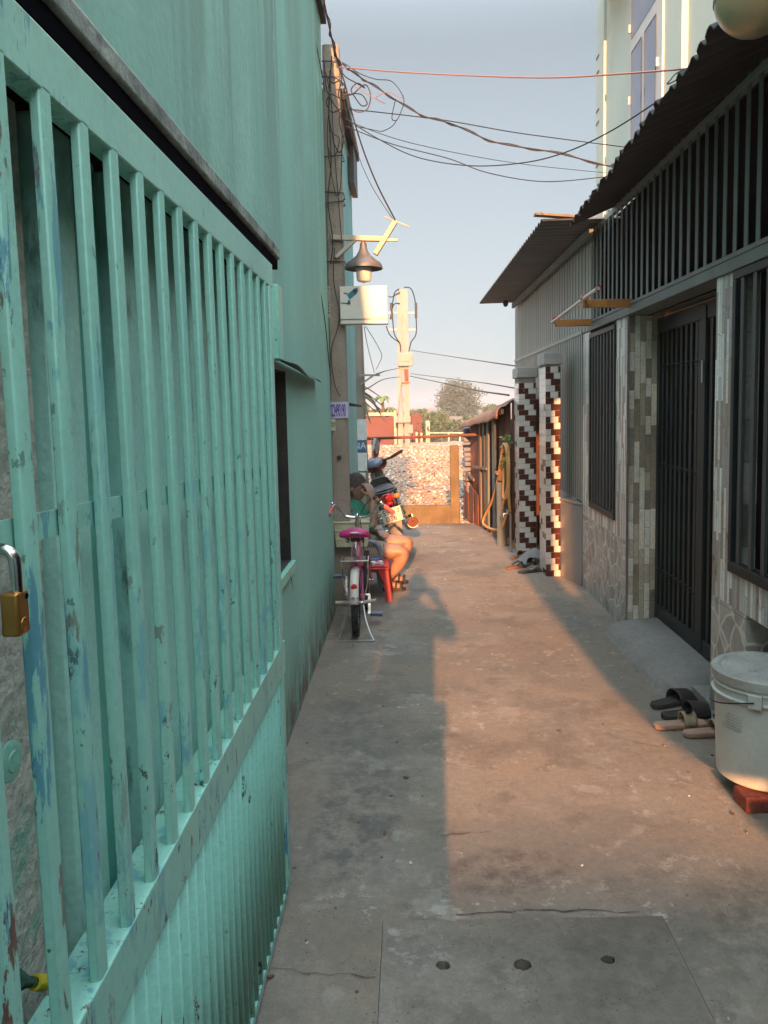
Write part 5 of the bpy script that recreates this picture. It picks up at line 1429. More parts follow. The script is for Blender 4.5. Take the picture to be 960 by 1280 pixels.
def head(mb, M4, n=40, m=30):
    V = []; F = []
    for i in range(m + 1):
        t = math.pi * i / m
        for j in range(n):
            a = 2 * math.pi * j / n; V.append(M4 @ head_pt(Vector((math.sin(t) * math.cos(a), math.sin(t) * math.sin(a), math.cos(t)))))
    for i in range(m):
        for j in range(n): F.append((i * n + j, (i + 1) * n + j, (i + 1) * n + (j + 1) % n, i * n + (j + 1) % n))
    mb.add(V, F, True)
    for s_ in (-1, 1):
        e = MB(); e.ell((-.004, s_ * .079, -.006), .019, .009, .032, 10, 8, (s_ * .25, .15, s_ * .3)); mb.add([M4 @ v for v in e.v], e.f, True)
def hair_cap(M4, n=40, m=22):
    mb = MB(); V = []; F = []; rnd = random.Random(2)
    for i in range(m + 1):
        for j in range(n):
            a = 2 * math.pi * j / n; f = (math.cos(a) + 1) / 2
            tmax = 2.05 - 1.15 * f ** 1.6 + .18 * math.exp(-((abs(math.sin(a)) - 1) ** 2) / .01) * 0
            t = tmax * i / m
            V.append(M4 @ head_pt(Vector((math.sin(t) * math.cos(a), math.sin(t) * math.sin(a), math.cos(t))), .045 + .012 * rnd.random() - .03 * (i == m)))
    for i in range(m):
        for j in range(n): F.append((i * n + j, (i + 1) * n + j, (i + 1) * n + (j + 1) % n, i * n + (j + 1) % n))
    mb.add(V, F, True); return mb
def hand(mb, wrist, d, side, nrm, k=1.0, curl=.5):
    """palm plus five unequal bent fingers. d: towards the fingers, side: towards the thumb, nrm: palm side"""
    d = Vector(d).normalized(); side = (Vector(side) - d * Vector(side).dot(d)).normalized(); nrm = Vector(nrm).normalized()
    w_ = Vector(wrist)
    mb.ell(w_ + d * .045 * k, .001, .001, .001, 4, 3)
    for t in (-.025, -.008, .010, .026): chain(mb, [w_ + side * t * .5 * k, w_ + d * .045 * k + side * t * k, w_ + d * .088 * k + side * t * k], [.016 * k, .016 * k, .0125 * k])
    for t, L_ in ((-.030, .060), (-.010, .076), (.010, .082), (.030, .072)):
        p0 = w_ + d * .082 * k + side * t * k; c1, c2, c3 = curl * .6, curl * 1.3, curl * 1.9
        p1 = p0 + (d * math.cos(c1) + nrm * math.sin(c1)) * L_ * .45 * k; p2 = p1 + (d * math.cos(c2) + nrm * math.sin(c2)) * L_ * .32 * k; p3 = p2 + (d * math.cos(c3) + nrm * math.sin(c3)) * L_ * .26 * k
        chain(mb, [p0, p1, p2, p3], [.0105 * k, .0098 * k, .009 * k, .0075 * k])
    p0 = w_ + d * .028 * k + side * .026 * k; q1 = p0 + (side * .8 + d * .6).normalized() * .034 * k + nrm * .008 * k; q2 = q1 + (d * .9 + side * .25 + nrm * .4).normalized() * .032 * k; q3 = q2 + (d + nrm * .5).normalized() * .02 * k
    chain(mb, [p0, q1, q2, q3], [.014 * k, .0125 * k, .011 * k, .008 * k])

MX, MY = -.50, 6.32
man = thing('person', 'man in green shirt and striped shorts sitting sideways, hand raised to his face', 'person', (MX, MY, 0))
V3 = lambda x, y, z: Vector((x, MY + y, z))
pel, sp1, ch, nk = V3(-.49, 0, .31), V3(-.475, 0, .44), V3(-.46, 0, .585), V3(-.475, 0, .70)
mb = MB()
vs_ = [(pel, .125), (sp1, .118), (ch, .128), (V3(-.470, 0, .655), .085), (nk, .052), (V3(-.485, 0, .76), .05),
       (V3(-.475, -.155, .615), .058), (V3(-.475, .155, .615), .058),
       (V3(-.47, -.10, .30), .095), (V3(-.26, -.125, .325), .086), (V3(-.055, -.135, .325), .064), (V3(-.115, -.13, .215), .060), (V3(-.205, -.125, .10), .038), (V3(-.235, -.125, .055), .036), (V3(-.15, -.13, .040), .034), (V3(-.09, -.135, .030), .028),
       (V3(-.47, .10, .30), .095), (V3(-.24, .12, .345), .086), (V3(-.02, .13, .365), .064), (V3(-.09, .125, .235), .060), (V3(-.185, .12, .10), .038), (V3(-.21, .12, .055), .036), (V3(-.13, .125, .040), .034), (V3(-.07, .13, .030), .028),
       (V3(-.39, -.205, .565), .047), (V3(-.31, -.205, .53), .043), (V3(-.312, -.17, .65), .038), (V3(-.318, -.128, .765), .029),
       (V3(-.40, .21, .50), .046), (V3(-.33, .20, .42), .042), (V3(-.30, .15, .44), .038), (V3(-.27, .06, .46), .028)]
ed = [(0, 1), (1, 2), (2, 3), (3, 4), (4, 5), (3, 6), (3, 7), (0, 8), (8, 9), (9, 10), (10, 11), (11, 12), (12, 13), (13, 14), (14, 15), (0, 16), (16, 17), (17, 18), (18, 19), (19, 20), (20, 21), (21, 22), (22, 23), (6, 24), (24, 25), (25, 26), (26, 27), (7, 28), (28, 29), (29, 30), (30, 31)]
V, F = skin(vs_, ed); mb.add(V, F, True)
HM = Matrix.Translation(V3(-.462, 0, .842)) @ Matrix.Rotation(R(-16), 4, 'Z') @ Matrix.Rotation(R(9), 4, 'Y') @ Matrix.Scale(.95, 4)
head(mb, HM)
hand(mb, V3(-.318, -.125, .765), (-.22, .30, .95), (-.8, -.3, 0), (-.75, .6, 0), .95, .85)
hand(mb, V3(-.27, .06, .46), (.3, -1, -.05), (1, 0, 0), (0, 0, -1), .9, .4)
fuse(mb, 'body', m_skin, man, .0065)
hair_cap(HM).build('hair', m_hair, man, solid=.004)
for s_ in (-1, 1):
    mb = MB(); c = HM @ Vector((.083, s_ * .028, .004)); mb.ell(c, .009, .011, .007, 10, 8); mb.build('eye', m_label, man)
    mb = MB(); c = HM @ Vector((.088, s_ * .030, .021)); mb.bar(c - Vector((0, .016, 0)), c + Vector((0, .016, 0)), .006, .006); mb.build('eyebrow', m_hair, man)
# shirt with short sleeves
sh = [(V3(-.50, 0, .30), .140), (sp1, .134), (ch, .142), (V3(-.472, 0, .655), .098), (V3(-.462, 0, .695), .064), (V3(-.475, -.155, .618), .070), (V3(-.475, .155, .618), .070),
      (V3(-.40, -.20, .57), .062), (V3(-.355, -.203, .54), .060), (V3(-.41, .205, .51), .062), (V3(-.37, .205, .465), .060)]
def limbs(lst, *chains):
    mb = MB()
    for c_ in chains:
        P_ = smooth([lst[i][0] for i in c_], 4); rs_ = []
        for a_, b_ in zip(c_, c_[1:]): rs_ += [lst[a_][1] + (lst[b_][1] - lst[a_][1]) * q_ / 4 for q_ in range(4)]
        rs_.append(lst[c_[-1]][1]); mb.tube(P_, rs_, 14)
        for i in (c_[0], c_[-1]): mb.ell(lst[i][0], lst[i][1] * .97, lst[i][1] * .97, lst[i][1] * .5, 14, 8)
    return mb
fuse(limbs(sh, (0, 1, 2, 3, 4), (5, 3, 6), (5, 7, 8), (6, 9, 10)), 'shirt', m_shirt, man, .008)
shr = [(V3(-.50, 0, .285), .143), (V3(-.47, -.10, .30), .110), (V3(-.30, -.12, .322), .101), (V3(-.175, -.128, .326), .096), (V3(-.47, .10, .30), .110), (V3(-.28, .118, .34), .100), (V3(-.15, .125, .35), .095)]
V, F = skin(shr, [(0, 1), (1, 2), (2, 3), (0, 4), (4, 5), (5, 6)])
mb = MB(); mb.add(V, F, True); fuse(mb, 'shorts', m_stripe, man, .008)
# sandals on his feet
for fx, fy in ((-.15, -.13), (-.13, .125)):
    mb = MB(); x0, x1 = fx - .115, fx + .095
    mb.prism([(x0, MY + fy - .032, .004), (x1 - .03, MY + fy - .048, .004), (x1, MY + fy - .02, .004), (x1, MY + fy + .02, .004), (x1 - .03, MY + fy + .042, .004), (x0, MY + fy + .032, .004)], (0, 0, .018))
    for k in range(2):
        xx = fx + .01 + .04 * k; mb.tube([(xx, MY + fy - .045, .02), (xx + .005, MY + fy - .035, .06), (xx + .01, MY + fy, .076 - .01 * k), (xx + .005, MY + fy + .035, .06), (xx, MY + fy + .045, .02)], .010, 6)
    mb.build('sandal', m_sandal, man, bevel=.004)

# armchair he sits on
t = thing('armchair', 'low blue-grey plastic armchair under the seated man, with a hooped armrest', 'chair', (-.47, MY, 0))
mb = MB(); mb.box(-.66, MY - .19, .165, -.27, MY + .19, .185); mb.build('seat', m_bluegrey, t, bevel=.008)
mb = MB(); mb.grid(lambda u, v: Vector((-.66 - .05 * v, MY - .19 + .38 * u, .18 + .38 * v)), 6, 6); mb.build('backrest', m_bluegrey, t, solid=.012)
for s_ in (-1, 1):
    mb = MB(); yy = MY + s_ * .205
    mb.tube(smooth([Vector((-.66, yy, .37)), Vector((-.60, yy, .405)), Vector((-.46, yy, .425)), Vector((-.33, yy, .42)), Vector((-.275, yy, .385)), Vector((-.258, yy, .30)), Vector((-.25, yy, .18))], 4), .0165, 8); mb.build('armrest', m_bluegrey, t)
    for xx in (-.64, -.28):
        mb = MB(); mb.bar((xx, MY + s_ * .17, .165), (xx + (.02 if xx > -.4 else -.02), MY + s_ * .19, 0), .03, .03, (0, 1, 0)); mb.build('leg', m_bluegrey, t)
# red stool with cigarette packet
SXc, SYc = -.325, 5.99
t = thing('stool', 'small red plastic stool between the bicycle and the seated man', 'stool', (SXc, SYc, 0))
mb = MB(); h = .135; mb.box(SXc - h, SYc - h, .262, SXc + h, SYc + h, .278); mb.box(SXc - h - .008, SYc - h - .008, .240, SXc + h + .008, SYc + h + .008, .2615); mb.build('seat', m_red, t, bevel=.006)
for sx in (-1, 1):
    for sy in (-1, 1):
        mb = MB(); a = .255; x1, y1 = SXc + sx * (h + .002), SYc + sy * (h + .002); x2, y2 = SXc + sx * (h + .032), SYc + sy * (h + .032)
        for (dx, dy) in ((1, 0), (0, 1)):
            w0, w1 = .085, .045
            mb.prism([(x1, y1, a), (x1 - sx * dx * w0, y1 - sy * dy * w0, a), (x1 - sx * dx * w0 * .6 + (x2 - x1) * .4, y1 - sy * dy * w0 * .6 + (y2 - y1) * .4, a * .6), (x2 - sx * dx * w1, y2 - sy * dy * w1, 0), (x2, y2, 0)], (-sx * .009 * dy, -sy * .009 * dx, 0))
        mb.build('leg', m_red, t)
mb = MB(); mb.obox((-.275, 5.90, .278 + .0125), .09, .058, .025, (0, 0, .3)); ob = mb.build('cigarette_box', m_label, origin=(-.275, 5.9, .278), bevel=.002)
props(ob, 'small white and red packet lying on the red stool', 'packet')
mb = MB(); mb.obox((-.275, 5.90, .3035), .03, .05, .001, (0, 0, .3)); mb.obox((-.271, 5.8705, .287), .04, .001, .008, (0, 0, .3)); mb.build('printed_band', m_redglow, ob)
mb = MB(); mb.obox((-.31, 6.0, .278 + .014), .10, .07, .028, (0, 0, -.2)); props(mb.build('blue_packet', m_blueposter, origin=(-.31, 6.0, .278), bevel=.002), 'flat blue packet behind the white one on the red stool', 'packet')

# ------------------------------------------------------------------ motorbike (local: +y forward)
mo = thing('motorbike', 'dark motorbike leaning behind the seated man, rear plate and red tail light showing', 'motorbike', (-.10, 7.72, 0), (0, R(-15), R(5)))
def mp(mb, name, mat, parent=mo, **k): return mb.build(name, mat, parent, local=True, **k)
w1 = wheel(mo, 'wheel', (0, 0, .275), .275, .042, 28); w2 = wheel(mo, 'wheel', (0, 1.2, .275), .275, .038, 28)
mb = MB(); mb.tube([(0, 1.02, .84), (0, .95, .72), (0, .62, .42), (0, .40, .36)], .035, 10); mb.tube([(0, .45, .40), (0, .2, .58), (0, -.2, .68)], .025, 8)
for s_ in (-1, 1): mb.tube([(s_ * .055, .50, .30), (s_ * .06, .25, .28), (s_ * .06, 0, .275)], .016, 8)
mp(mb, 'frame', m_black)
mb = MB()
for s_ in (-1, 1): mb.tube([(s_ * .055, 1.05, .78), (s_ * .06, 1.13, .5), (s_ * .06, 1.2, .275)], [.024, .022, .02], 8)
mp(mb, 'front_fork', m_steel)
def tail(u, v):
    y = -.36 + .72 * u; a = math.pi * (v * 1.3 - .15)
    wd = .055 + .055 * min(1, u * 1.6); zc = .575 - .03 * u; hz = .085 + .03 * u
    return Vector((wd * math.cos(a), y, zc + hz * math.sin(a) * .9))
mb = MB(); mb.grid(tail, 14, 14); mp(mb, 'tail_fairing', m_darkred, solid=.004)
mb = MB()
def seat_(u, v):
    y = -.30 + .80 * u; a = 2 * math.pi * v; wd = .105 + .02 * math.sin(u * 3.1); z = .665 + .05 * (1 - u) ** 2 * (1 if u < .5 else .6)
    return Vector((wd * math.cos(a), y, z + .045 * math.sin(a) * math.sqrt(max(.03, min(1, u * 8, (1 - u) * 8)))))
mb.grid(seat_, 20, 16); mp(mb, 'seat', m_seatvinyl)
mb = MB(); mb.tube(smooth([Vector(p) for p in ((-.10, .0, .66), (-.115, -.25, .695), (-.07, -.40, .705), (.07, -.40, .705), (.115, -.25, .695), (.10, 0, .66))], 4), .014, 8); mp(mb, 'grab_rail', m_black_plastic)
mb = MB(); mb.ell((0, -.365, .645), .062, .045, .048, 14, 10); tl = mp(mb, 'tail_light', m_redglow)
mb = MB(); mb.ell((0, -.375, .59), .048, .03, .022, 12, 8); mp(mb, 'lens', m_redglow, tl)
for s_ in (-1, 1): mb = MB(); mb.ell((s_ * .10, -.33, .64), .035, .03, .026, 10, 8); mp(mb, 'turn_signal', m_orange_sun, tl)
mb = MB(); mb.prism([(-.07, -.395, .55), (.07, -.395, .55), (.075, -.43, .40), (.05, -.40, .24), (-.05, -.40, .24), (-.075, -.43, .40)], (0, .014, 0)); mg = mp(mb, 'mudguard', m_lampshade, bevel=.003)
mb = MB(); mb.obox((0, -.436, .485), .195, .004, .145, (R(8), 0, 0)); pl = mp(mb, 'number_plate', m_white, bevel=.002)
mb = MB(); fy = Vector((0, -math.sin(R(8)), math.cos(R(8))))
for tx, xo, zo, sz in (('59', -.05, .033, .072), ('2', .07, .033, .06), ('036', -.012, -.035, .072)):
    text_mb(mb, tx, sz, frame4(Vector((xo, -.4395, .485)) + fy * zo, (1, 0, 0), fy), .001)
mp(mb, 'plate_characters', m_ink, pl)
for s_ in (-1, 1):
    mb = MB(); mb.tube([(s_ * .10, -.02, .30), (s_ * .10, -.06, .60)], .016, 8); mb.tube([(s_ * .10 + .026 * math.cos(k * .8), -.025 - .03 * (k / 70) + .026 * math.sin(k * .8), .33 + .0034 * k) for k in range(71)], .007, 5); mp(mb, 'shock_absorber', m_chrome)
mb = MB(); mb.tube([(.14, .52, .24), (.15, .30, .22), (.155, .12, .25), (.165, -.05, .285), (.18, -.28, .335)], [.020, .022, .05, .058, .055], 16); mf = mp(mb, 'muffler', m_steel)
mb = MB(); mb.lathe([(.055, 0), (.048, -.014), (.022, -.016), (.020, -.004), (.0001, 0)], (.18, -.282, .336), 'y', 16); mp(mb, 'muffler_cap', m_rust, mf)
mb = MB(); mb.bar((.17, .05, .34), (.195, -.25, .39), .012, .05); mp(mb, 'heat_shield', m_chrome, mf)
mb = MB(); mb.ell((0, .45, .32), .12, .17, .12, 14, 10); mb.tube([(0, .5, .36), (0, .74, .42)], .07, 12)
for k in range(7): mb.lathe([(.09, 0), (.09, .006)], (0, .56 + .025 * k, .375 + .009 * k), 'y', 14)
mp(mb, 'engine', m_lampshade)
mb = MB(); mb.box(-.065, .02, .24, -.055, .42, .38); mb.lathe([(.0001, -.02), (.09, -.02), (.09, .02), (.0001, .02)], (-.075, .02, .275), 'x', 18); mp(mb, 'chain_case', m_chrome)
def shield(u, v):
    s_ = -1 + 2 * u; z = .36 + .36 * v; return Vector((s_ * (.09 + .075 * math.sin(math.pi * min(1, v * .9 + .12))), .88 + .10 * v - .10 * s_ * s_ + .0, z))
mb = MB(); mb.grid(shield, 12, 10); mp(mb, 'leg_shield', m_black_plastic, solid=.006)
mb = MB()
def fgd(u, v):
    a = R(25 + 150 * u); x = -1 + 2 * v; q = .325 - .02 * x * x; return Vector((.06 * x, 1.2 + q * math.cos(a), .275 + q * math.sin(a)))
mb.grid(fgd, 16, 6); mp(mb, 'front_mudguard', m_darkred, solid=.003)
mb = MB(); mb.ell((0, 1.01, .87), .15, .13, .08, 18, 12, (R(-20), 0, 0)); hs = mp(mb, 'headset_cowl', m_darkred)
mb = MB(); mb.ell((0, .905, .90), .10, .03, .052, 16, 10, (R(-30), 0, 0)); mp(mb, 'instrument_panel', m_dash, hs)
mb = MB(); mb.tube([(-.32, .83, .95), (-.20, .93, .91), (0, .96, .89), (.20, .93, .91), (.32, .83, .95)], .013, 8); hbm = mp(mb, 'handlebar', m_black)
for s_ in (-1, 1):
    mb = MB(); mb.tube([(s_ * .215, .92, .914), (s_ * .335, .818, .955)], .019, 10); mp(mb, 'grip', m_black_plastic, hbm)
    mb = MB(); mb.tube([(s_ * .20, .98, .91), (s_ * .34, .90, .945)], .007, 6); mp(mb, 'brake_lever', m_steel, hbm)
mb = MB(); mb.obox((-.01, .46, .735), .15, .15, .09); mb.lathe([(.03, -.002), (.022, -.004), (.022, 0)], (0.02, .374, .755), 'y', 14); mp(mb, 'luggage_box', m_black_plastic, bevel=.02)
mb = MB(); mb.tube([(-.08, .40, .22), (-.19, .36, .0 + .05)], .011, 6); mp(mb, 'side_stand', m_steel)

# ------------------------------------------------------------------ slippers, bucket, bricks
def slipper(label, heel, toe, mat, smat, L_, kind, group, w_=.095):
    h = atZ(*heel); e = atZ(*toe); d = (e - h); d.z = 0; d.normalize(); sd_ = Vector((-d.y, d.x, 0)); base = h
    t = thing('slipper', label, 'slipper', tuple(base), group=group)
    f4 = lambda y, x, z: base + d * y * L_ + sd_ * x * w_ + Vector((0, 0, z))
    prof = [(0, .0), (.02, .20), (.08, .31), (.25, .34), (.45, .36), (.65, .46), (.82, .48), (.93, .38), (.985, .2), (1, 0)]
    out = [(y, x) for y, x in prof] + [(y, -x * (.92 if .4 < y < .9 else 1)) for y, x in prof[-2:0:-1]]
    th = .024 if kind != 'thong' else .014
    mb = MB(); mb.prism([f4(y, x, .002) for y, x in out], (0, 0, th)); mb.build('sole', mat, t, bevel=.006, seg=3)
    mb = MB()
    if kind == 'band':
        def bd(u, v):
            y = .50 + .34 * u; a = math.pi * v; wl = .47
            return f4(y, wl * math.cos(a) * 1.04, th * .6 + (.062 - .016 * u) * math.sin(a) ** .8)
        mb.grid(bd, 6, 16); mb.build('strap', smat, t, solid=.006)
    elif kind == 'bow':
        def bd(u, v):
            y = .52 + .24 * u; a = math.pi * v
            return f4(y, .49 * math.cos(a), th * .6 + .058 * math.sin(a) ** .8)
        mb.grid(bd, 5, 14); st = mb.build('strap', smat, t, solid=.005)
        mb = MB()
        for s_ in (-1, 1): mb.ell(f4(.64, s_ * .16, th + .058), .02, .014, .008, 8, 6, (0, .3 * s_, .4))
        mb.ell(f4(.64, 0, th + .06), .008, .008, .008, 8, 6); mb.build('bow', m_dark, st)
    else:
        pk = f4(.80, .0, th + .012)
        for s_ in (-1, 1): mb.tube([pk, f4(.66, s_ * .25, th + .04), f4(.42, s_ * .38, th + .012)], .008, 6)
        mb.tube([pk, f4(.80, 0, th * .5)], .006, 5); mb.build('strap', smat, t)
    return t
gB, gC = 'black slide slippers beside the bucket', 'beige slippers beside the bucket'
slipper('black slide slipper nearest the door, farther one of the black pair', (815, 886), (880, 872), m_sandal, m_sandal, .27, 'band', gB, .105)
slipper('black slide slipper lying in front of its twin, behind the beige slippers', (827, 899), (893, 893), m_sandal, m_sandal, .27, 'band', gB, .105)
slipper('beige slipper with a small bow, fully visible left of the bucket', (817, 911), (880, 908), m_beigefoam, m_beigestrap, .25, 'bow', gC, .088)
slipper('beige slipper with a small bow, partly hidden by the bucket', (854, 921), (918, 918), m_beigefoam, m_beigestrap, .25, 'bow', gC, .088)
gS = 'sandals scattered by the mosaic columns'
slipper('brown thong sandal farthest out from the mosaic columns', (633, 712), (664, 706), m_brownleather, m_sandal, .26, 'thong', gS)
slipper('brown slide sandal resting against the mortar heap', (640, 700), (668, 694), m_brownleather, m_brownleather, .25, 'band', gS)
slipper('dark slide slipper in the middle of the sandal pile', (655, 710), (680, 702), m_sandal, m_sandal, .25, 'band', gS)
slipper('dark thong sandal nearest in the sandal pile', (648, 717), (682, 713), m_sandal, m_beigestrap, .25, 'thong', gS)
slipper('brown thong sandal touching the near mosaic column', (668, 715), (690, 707), m_sandal, m_brownleather, .24, 'thong', gS)

BC = Vector((1.345, 2.86, .064)); BR0, BR1, BH = .172, .180, .42
t = thing('bucket', 'large pale grey plastic bucket with scuffed lid and wire handle, standing on bricks', 'bucket', tuple(BC))
mb = MB(); mb.lathe([(.0001, .0), (BR0 - .01, 0), (BR0, .008), (BR0 + .010, BH * .74), (BR0 + .010, BH * .765), (BR1 + .012, BH * .772), (BR1 + .014, BH * .79), (BR0 + .012, BH * .80), (BR0 + .012, BH * .855), (BR1 + .010, BH * .862), (BR1 + .011, BH * .875), (BR0 + .013, BH * .885), (BR0 + .013, BH * .94)], BC, n=56)
mb.build('body', m_bucket, t)
mb = MB(); mb.lathe([(BR1 + .004, BH * .905), (BR1 + .013, BH * .91), (BR1 + .015, BH * .985), (BR1 + .008, BH), (BR1 - .012, BH), (BR1 - .020, BH * .985), (.0001, BH * .988)], BC, n=56); mb.build('lid', m_lid, t)
aL = R(235); ear = BC + Vector(((BR1 + .01) * math.cos(aL), (BR1 + .01) * math.sin(aL), BH * .82))
mb = MB(); mb.obox(ear, .05, .022, .055, (0, 0, aL + math.pi / 2)); mb.build('handle_lug', m_bucket, t, bevel=.004)
mb = MB(); e2 = BC + Vector(((BR1 + .022) * math.cos(aL - .9), (BR1 + .022) * math.sin(aL - .9), BH * .70)); e3 = BC + Vector(((BR1 + .02) * math.cos(aL - 1.5), (BR1 + .02) * math.sin(aL - 1.5), BH * .62))
mb.tube(smooth([ear + Vector((-.01, -.012, 0)), (ear + e2) / 2 + Vector((-.035, -.015, 0)), e2, e3], 5), .0028, 6); mb.build('wire_handle', m_wire, t)
mb = MB(); al = R(208)
for k in range(6):
    def lb(u, v, k=k):
        a = R(198) + R(22) * u; q = BR0 + .0085; return BC + Vector((q * math.cos(a), q * math.sin(a), BH * (.50 + .026 * k + .013 * v)))
    mb.grid(lb, 6, 1)
mb.build('faded_print', m_lid, t)
for i, (c, rz, lab) in enumerate((((1.305, 2.73, .031), .06, 'red brick under the front of the grey bucket'), ((1.37, 2.97, .031), -.1, 'red brick under the back of the grey bucket'))):
    mb = MB(); mb.obox(c, .22, .105, .060, (0, 0, rz)); props(mb.build('brick', m_brick, origin=(c[0], c[1], 0), bevel=.006), lab, 'brick', 'bricks under the bucket')
# grit and scraps on the path
rnd = random.Random(55); mb = MB()
gm = [pm('grit_stone', (.16, .14, .12, 1), rough=.9), pm('pale_scrap', (.5, .48, .44, 1), rough=.8), pm('dry_leaf', (.14, .07, .03, 1), rough=.8)]
for k in range(170):
    x = rnd.uniform(-.5, 1.35); y = 1.5 + 8 * rnd.random() ** 1.5
    if SX0 - .02 < x < SX1 + .02 and y < SY1 + .02: continue
    mb.mi = rnd.choices((0, 1, 2), (6, 2, 2))[0]; s_ = rnd.uniform(.004, .011) * (1 if mb.mi < 2 else 1.8)
    mb.obox((x, y, alley_z(x, y) + s_ * .3), s_, s_ * rnd.uniform(.5, 1), s_ * (.6 if mb.mi != 2 else .15), (rnd.uniform(-.3, .3), rnd.uniform(-.3, .3), rnd.uniform(0, 3)))
props(mb.build('grit', gm, fixn=False), kind='stuff')

# ------------------------------------------------------------------ cables
def cable(label, pts, Ya, Yb, r=.004, mat=m_wire, group='overhead cables across the alley', name='cable', two=0):
    n = len(pts); P = []
    for i, p in enumerate(pts):
        Y = Ya + (Yb - Ya) * i / (n - 1) if len(p) == 2 else p[2]
        P.append(atY(p[0], p[1], Y))
    S = smooth(P, 8); mb = MB(); mb.tube(S, r, 6)
    if two: mb.tube([p + Vector((two * math.sin(i * .9), 0, two * math.cos(i * .9))) for i, p in enumerate(S)], r * .8, 5)
    return props(mb.build(name, mat, origin=tuple(P[0])), label, 'cable', group)
YP = 5.68
cable('copper-red cable, topmost across the sky to the tin roof edge', [(424, 84), (500, 90), (600, 95), (690, 97), (780, 92), (858, 86)], YP, 3.4, .0045, m_wire_red)
cable('thick twisted black cable sloping down from the pole to the far roof', [(428, 80), (445, 93), (475, 112), (525, 143), (565, 155), (620, 178), (690, 190), (770, 210)], YP, 5.2, .005, m_wire, two=.010)
cable('straight black cable, gently falling from the pole to the pale tall house', [(430, 136), (480, 141), (560, 151), (640, 165), (720, 176), (790, 185)], YP, 6.5, .0038)
cable('black cable with the deepest sag, climbing again to the roof edge at right', [(432, 148), (470, 172), (520, 196), (585, 207), (650, 204), (705, 191), (765, 163), (836, 117)], YP, 3.5, .0034)
cable('thin grey cable fading straight towards the corrugated house', [(436, 152), (500, 175), (580, 193), (660, 206), (757, 216)], YP, 7.5, .0026)
cable('lowest black cable, sagging just above the roof of the corrugated house', [(433, 158), (490, 180), (560, 198), (610, 216), (680, 227), (757, 221)], YP, 5.6, .0034)
cable('heavy black cable dropping from the pole top to the slanted bracket arm', [(424, 82), (432, 108), (441, 145), (455, 190), (472, 232), (494, 275)], YP, 5.66, .006)
cable('thin dark cable dropping beside the heavy one to the bracket', [(428, 118), (438, 160), (450, 200), (466, 235), (491, 274)], YP, 5.70, .0026)
cable('bundled dark cable running down the house corner to the pole top', [(402, -12), (410, 26), (417, 58), (424, 82)], 5.3, YP, .006, two=.012)
cable('thin black cable along the top edge of the teal wall', [(381, -5), (392, 40), (401, 85), (406, 115)], 5.0, 5.64, .003)
cable('tangled black loops of spare cable hanging at the pole top', [(424, 84), (432, 96), (446, 104), (456, 110), (447, 104), (439, 112), (444, 122), (452, 132), (459, 130), (454, 120), (446, 117), (434, 118), (428, 119), (440, 118), (456, 106), (463, 118), (460, 135), (450, 140), (440, 136), (434, 122)], YP, 5.6, .0042, name='cable_tangle')
cable('hooked black cable loop with a loose end, right of the pole-top tangle', [(432, 80), (450, 92), (470, 99), (488, 101), (499, 112), (505, 126), (501, 140), (496, 150), (490, 148), (493, 130), (495, 124)], YP, 5.4, .0032, name='cable_tangle')
cable('faint cable from the hooked loop back to the falling lines', [(496, 150), (490, 158), (478, 164), (470, 163), (445, 158)], 5.4, YP, .0028)
cable('reddish loose cable end lying across the pole-top tangle', [(442, 107), (460, 118), (474, 126), (481, 129), (470, 122), (486, 115), (501, 122), (505, 118)], 5.6, 5.4, .0024, m_wire_red, name='cable_tangle')
for i, (pts, lab) in enumerate((([(407, 90), (412, 120), (409, 170), (413, 210), (418, 236), (421, 244), (426, 230), (428, 150)], 'thin black cable looping low down the pole face'), ([(412, 88), (415, 140), (419, 200), (424, 262), (427, 300)], 'black cable running straight down the pole to the bracket'),
                               ([(411, 162), (418, 168), (424, 174), (421, 190), (414, 196), (411, 185)], 'small cable knot tied round the upper pole'), ([(418, 310), (417, 350), (424, 390), (422, 410), (414, 440), (418, 478), (425, 496)], 'thin black cable hanging down the lower pole past the sign'))):
    cable(lab, pts, 5.66, 5.66, .0035, group='cables running down the nearest pole')
for pts, lab in (([(405, 75), (408, 110), (416, 128), (424, 140), (430, 165), (426, 190), (418, 180), (412, 150)], 'black cable looped twice round the pole top, drooping to one side'),
                 ([(424, 86), (427, 100), (423, 118), (428, 132), (424, 150), (429, 172), (436, 196)], 'wavy black cable hugging the sky side of the upper pole'),
                 ([(410, 96), (416, 104), (425, 101), (431, 110), (425, 122), (414, 118), (408, 128), (415, 140), (426, 136)], 'dense black coil tied just below the pole top'),
                 ([(415, 70), (411, 130), (414, 200), (410, 250), (416, 300), (413, 330)], 'long black cable on the wall side of the upper pole')):
    cable(lab, pts, 5.645, 5.645, .0045, group='cables running down the nearest pole')
cable('loose black wire curving down the teal wall towards the pole', [(382, 306), (391, 318), (398, 350), (406, 400), (410, 440), (413, 470)], 4.75, 5.62, .003, group='cables running down the nearest pole')
cable('thin wire hanging on the teal wall below the small window', [(362, 712), (366, 735), (371, 756)], 3.5, 3.72, .002, group='cables running down the nearest pole')
cable('black cable from the far pole to the corrugated house, upper of three', [(514, 438), (560, 445), (600, 451), (648, 458)], 30, 10.1, .010, group='cables from the far pole')
cable('black cable from the far pole to the shed roof, middle of three', [(513, 467), (560, 473), (600, 478), (648, 486)], 30, 10.1, .010, group='cables from the far pole')
cable('thick black cable from the far pole to the shed roof, lowest of three', [(512, 470), (550, 478), (590, 487), (636, 494)], 30, 9.5, .013, group='cables from the far pole')
cable('black cable from the far pole to the bracket of the second pole', [(500, 460), (485, 463), (470, 468)], 30, 8.6, .010, group='cables from the far pole')
cable('sagging black cable from the far pole to the second pole', [(500, 471), (480, 474), (462, 484), (452, 488)], 30, 8.55, .013, group='cables from the far pole')
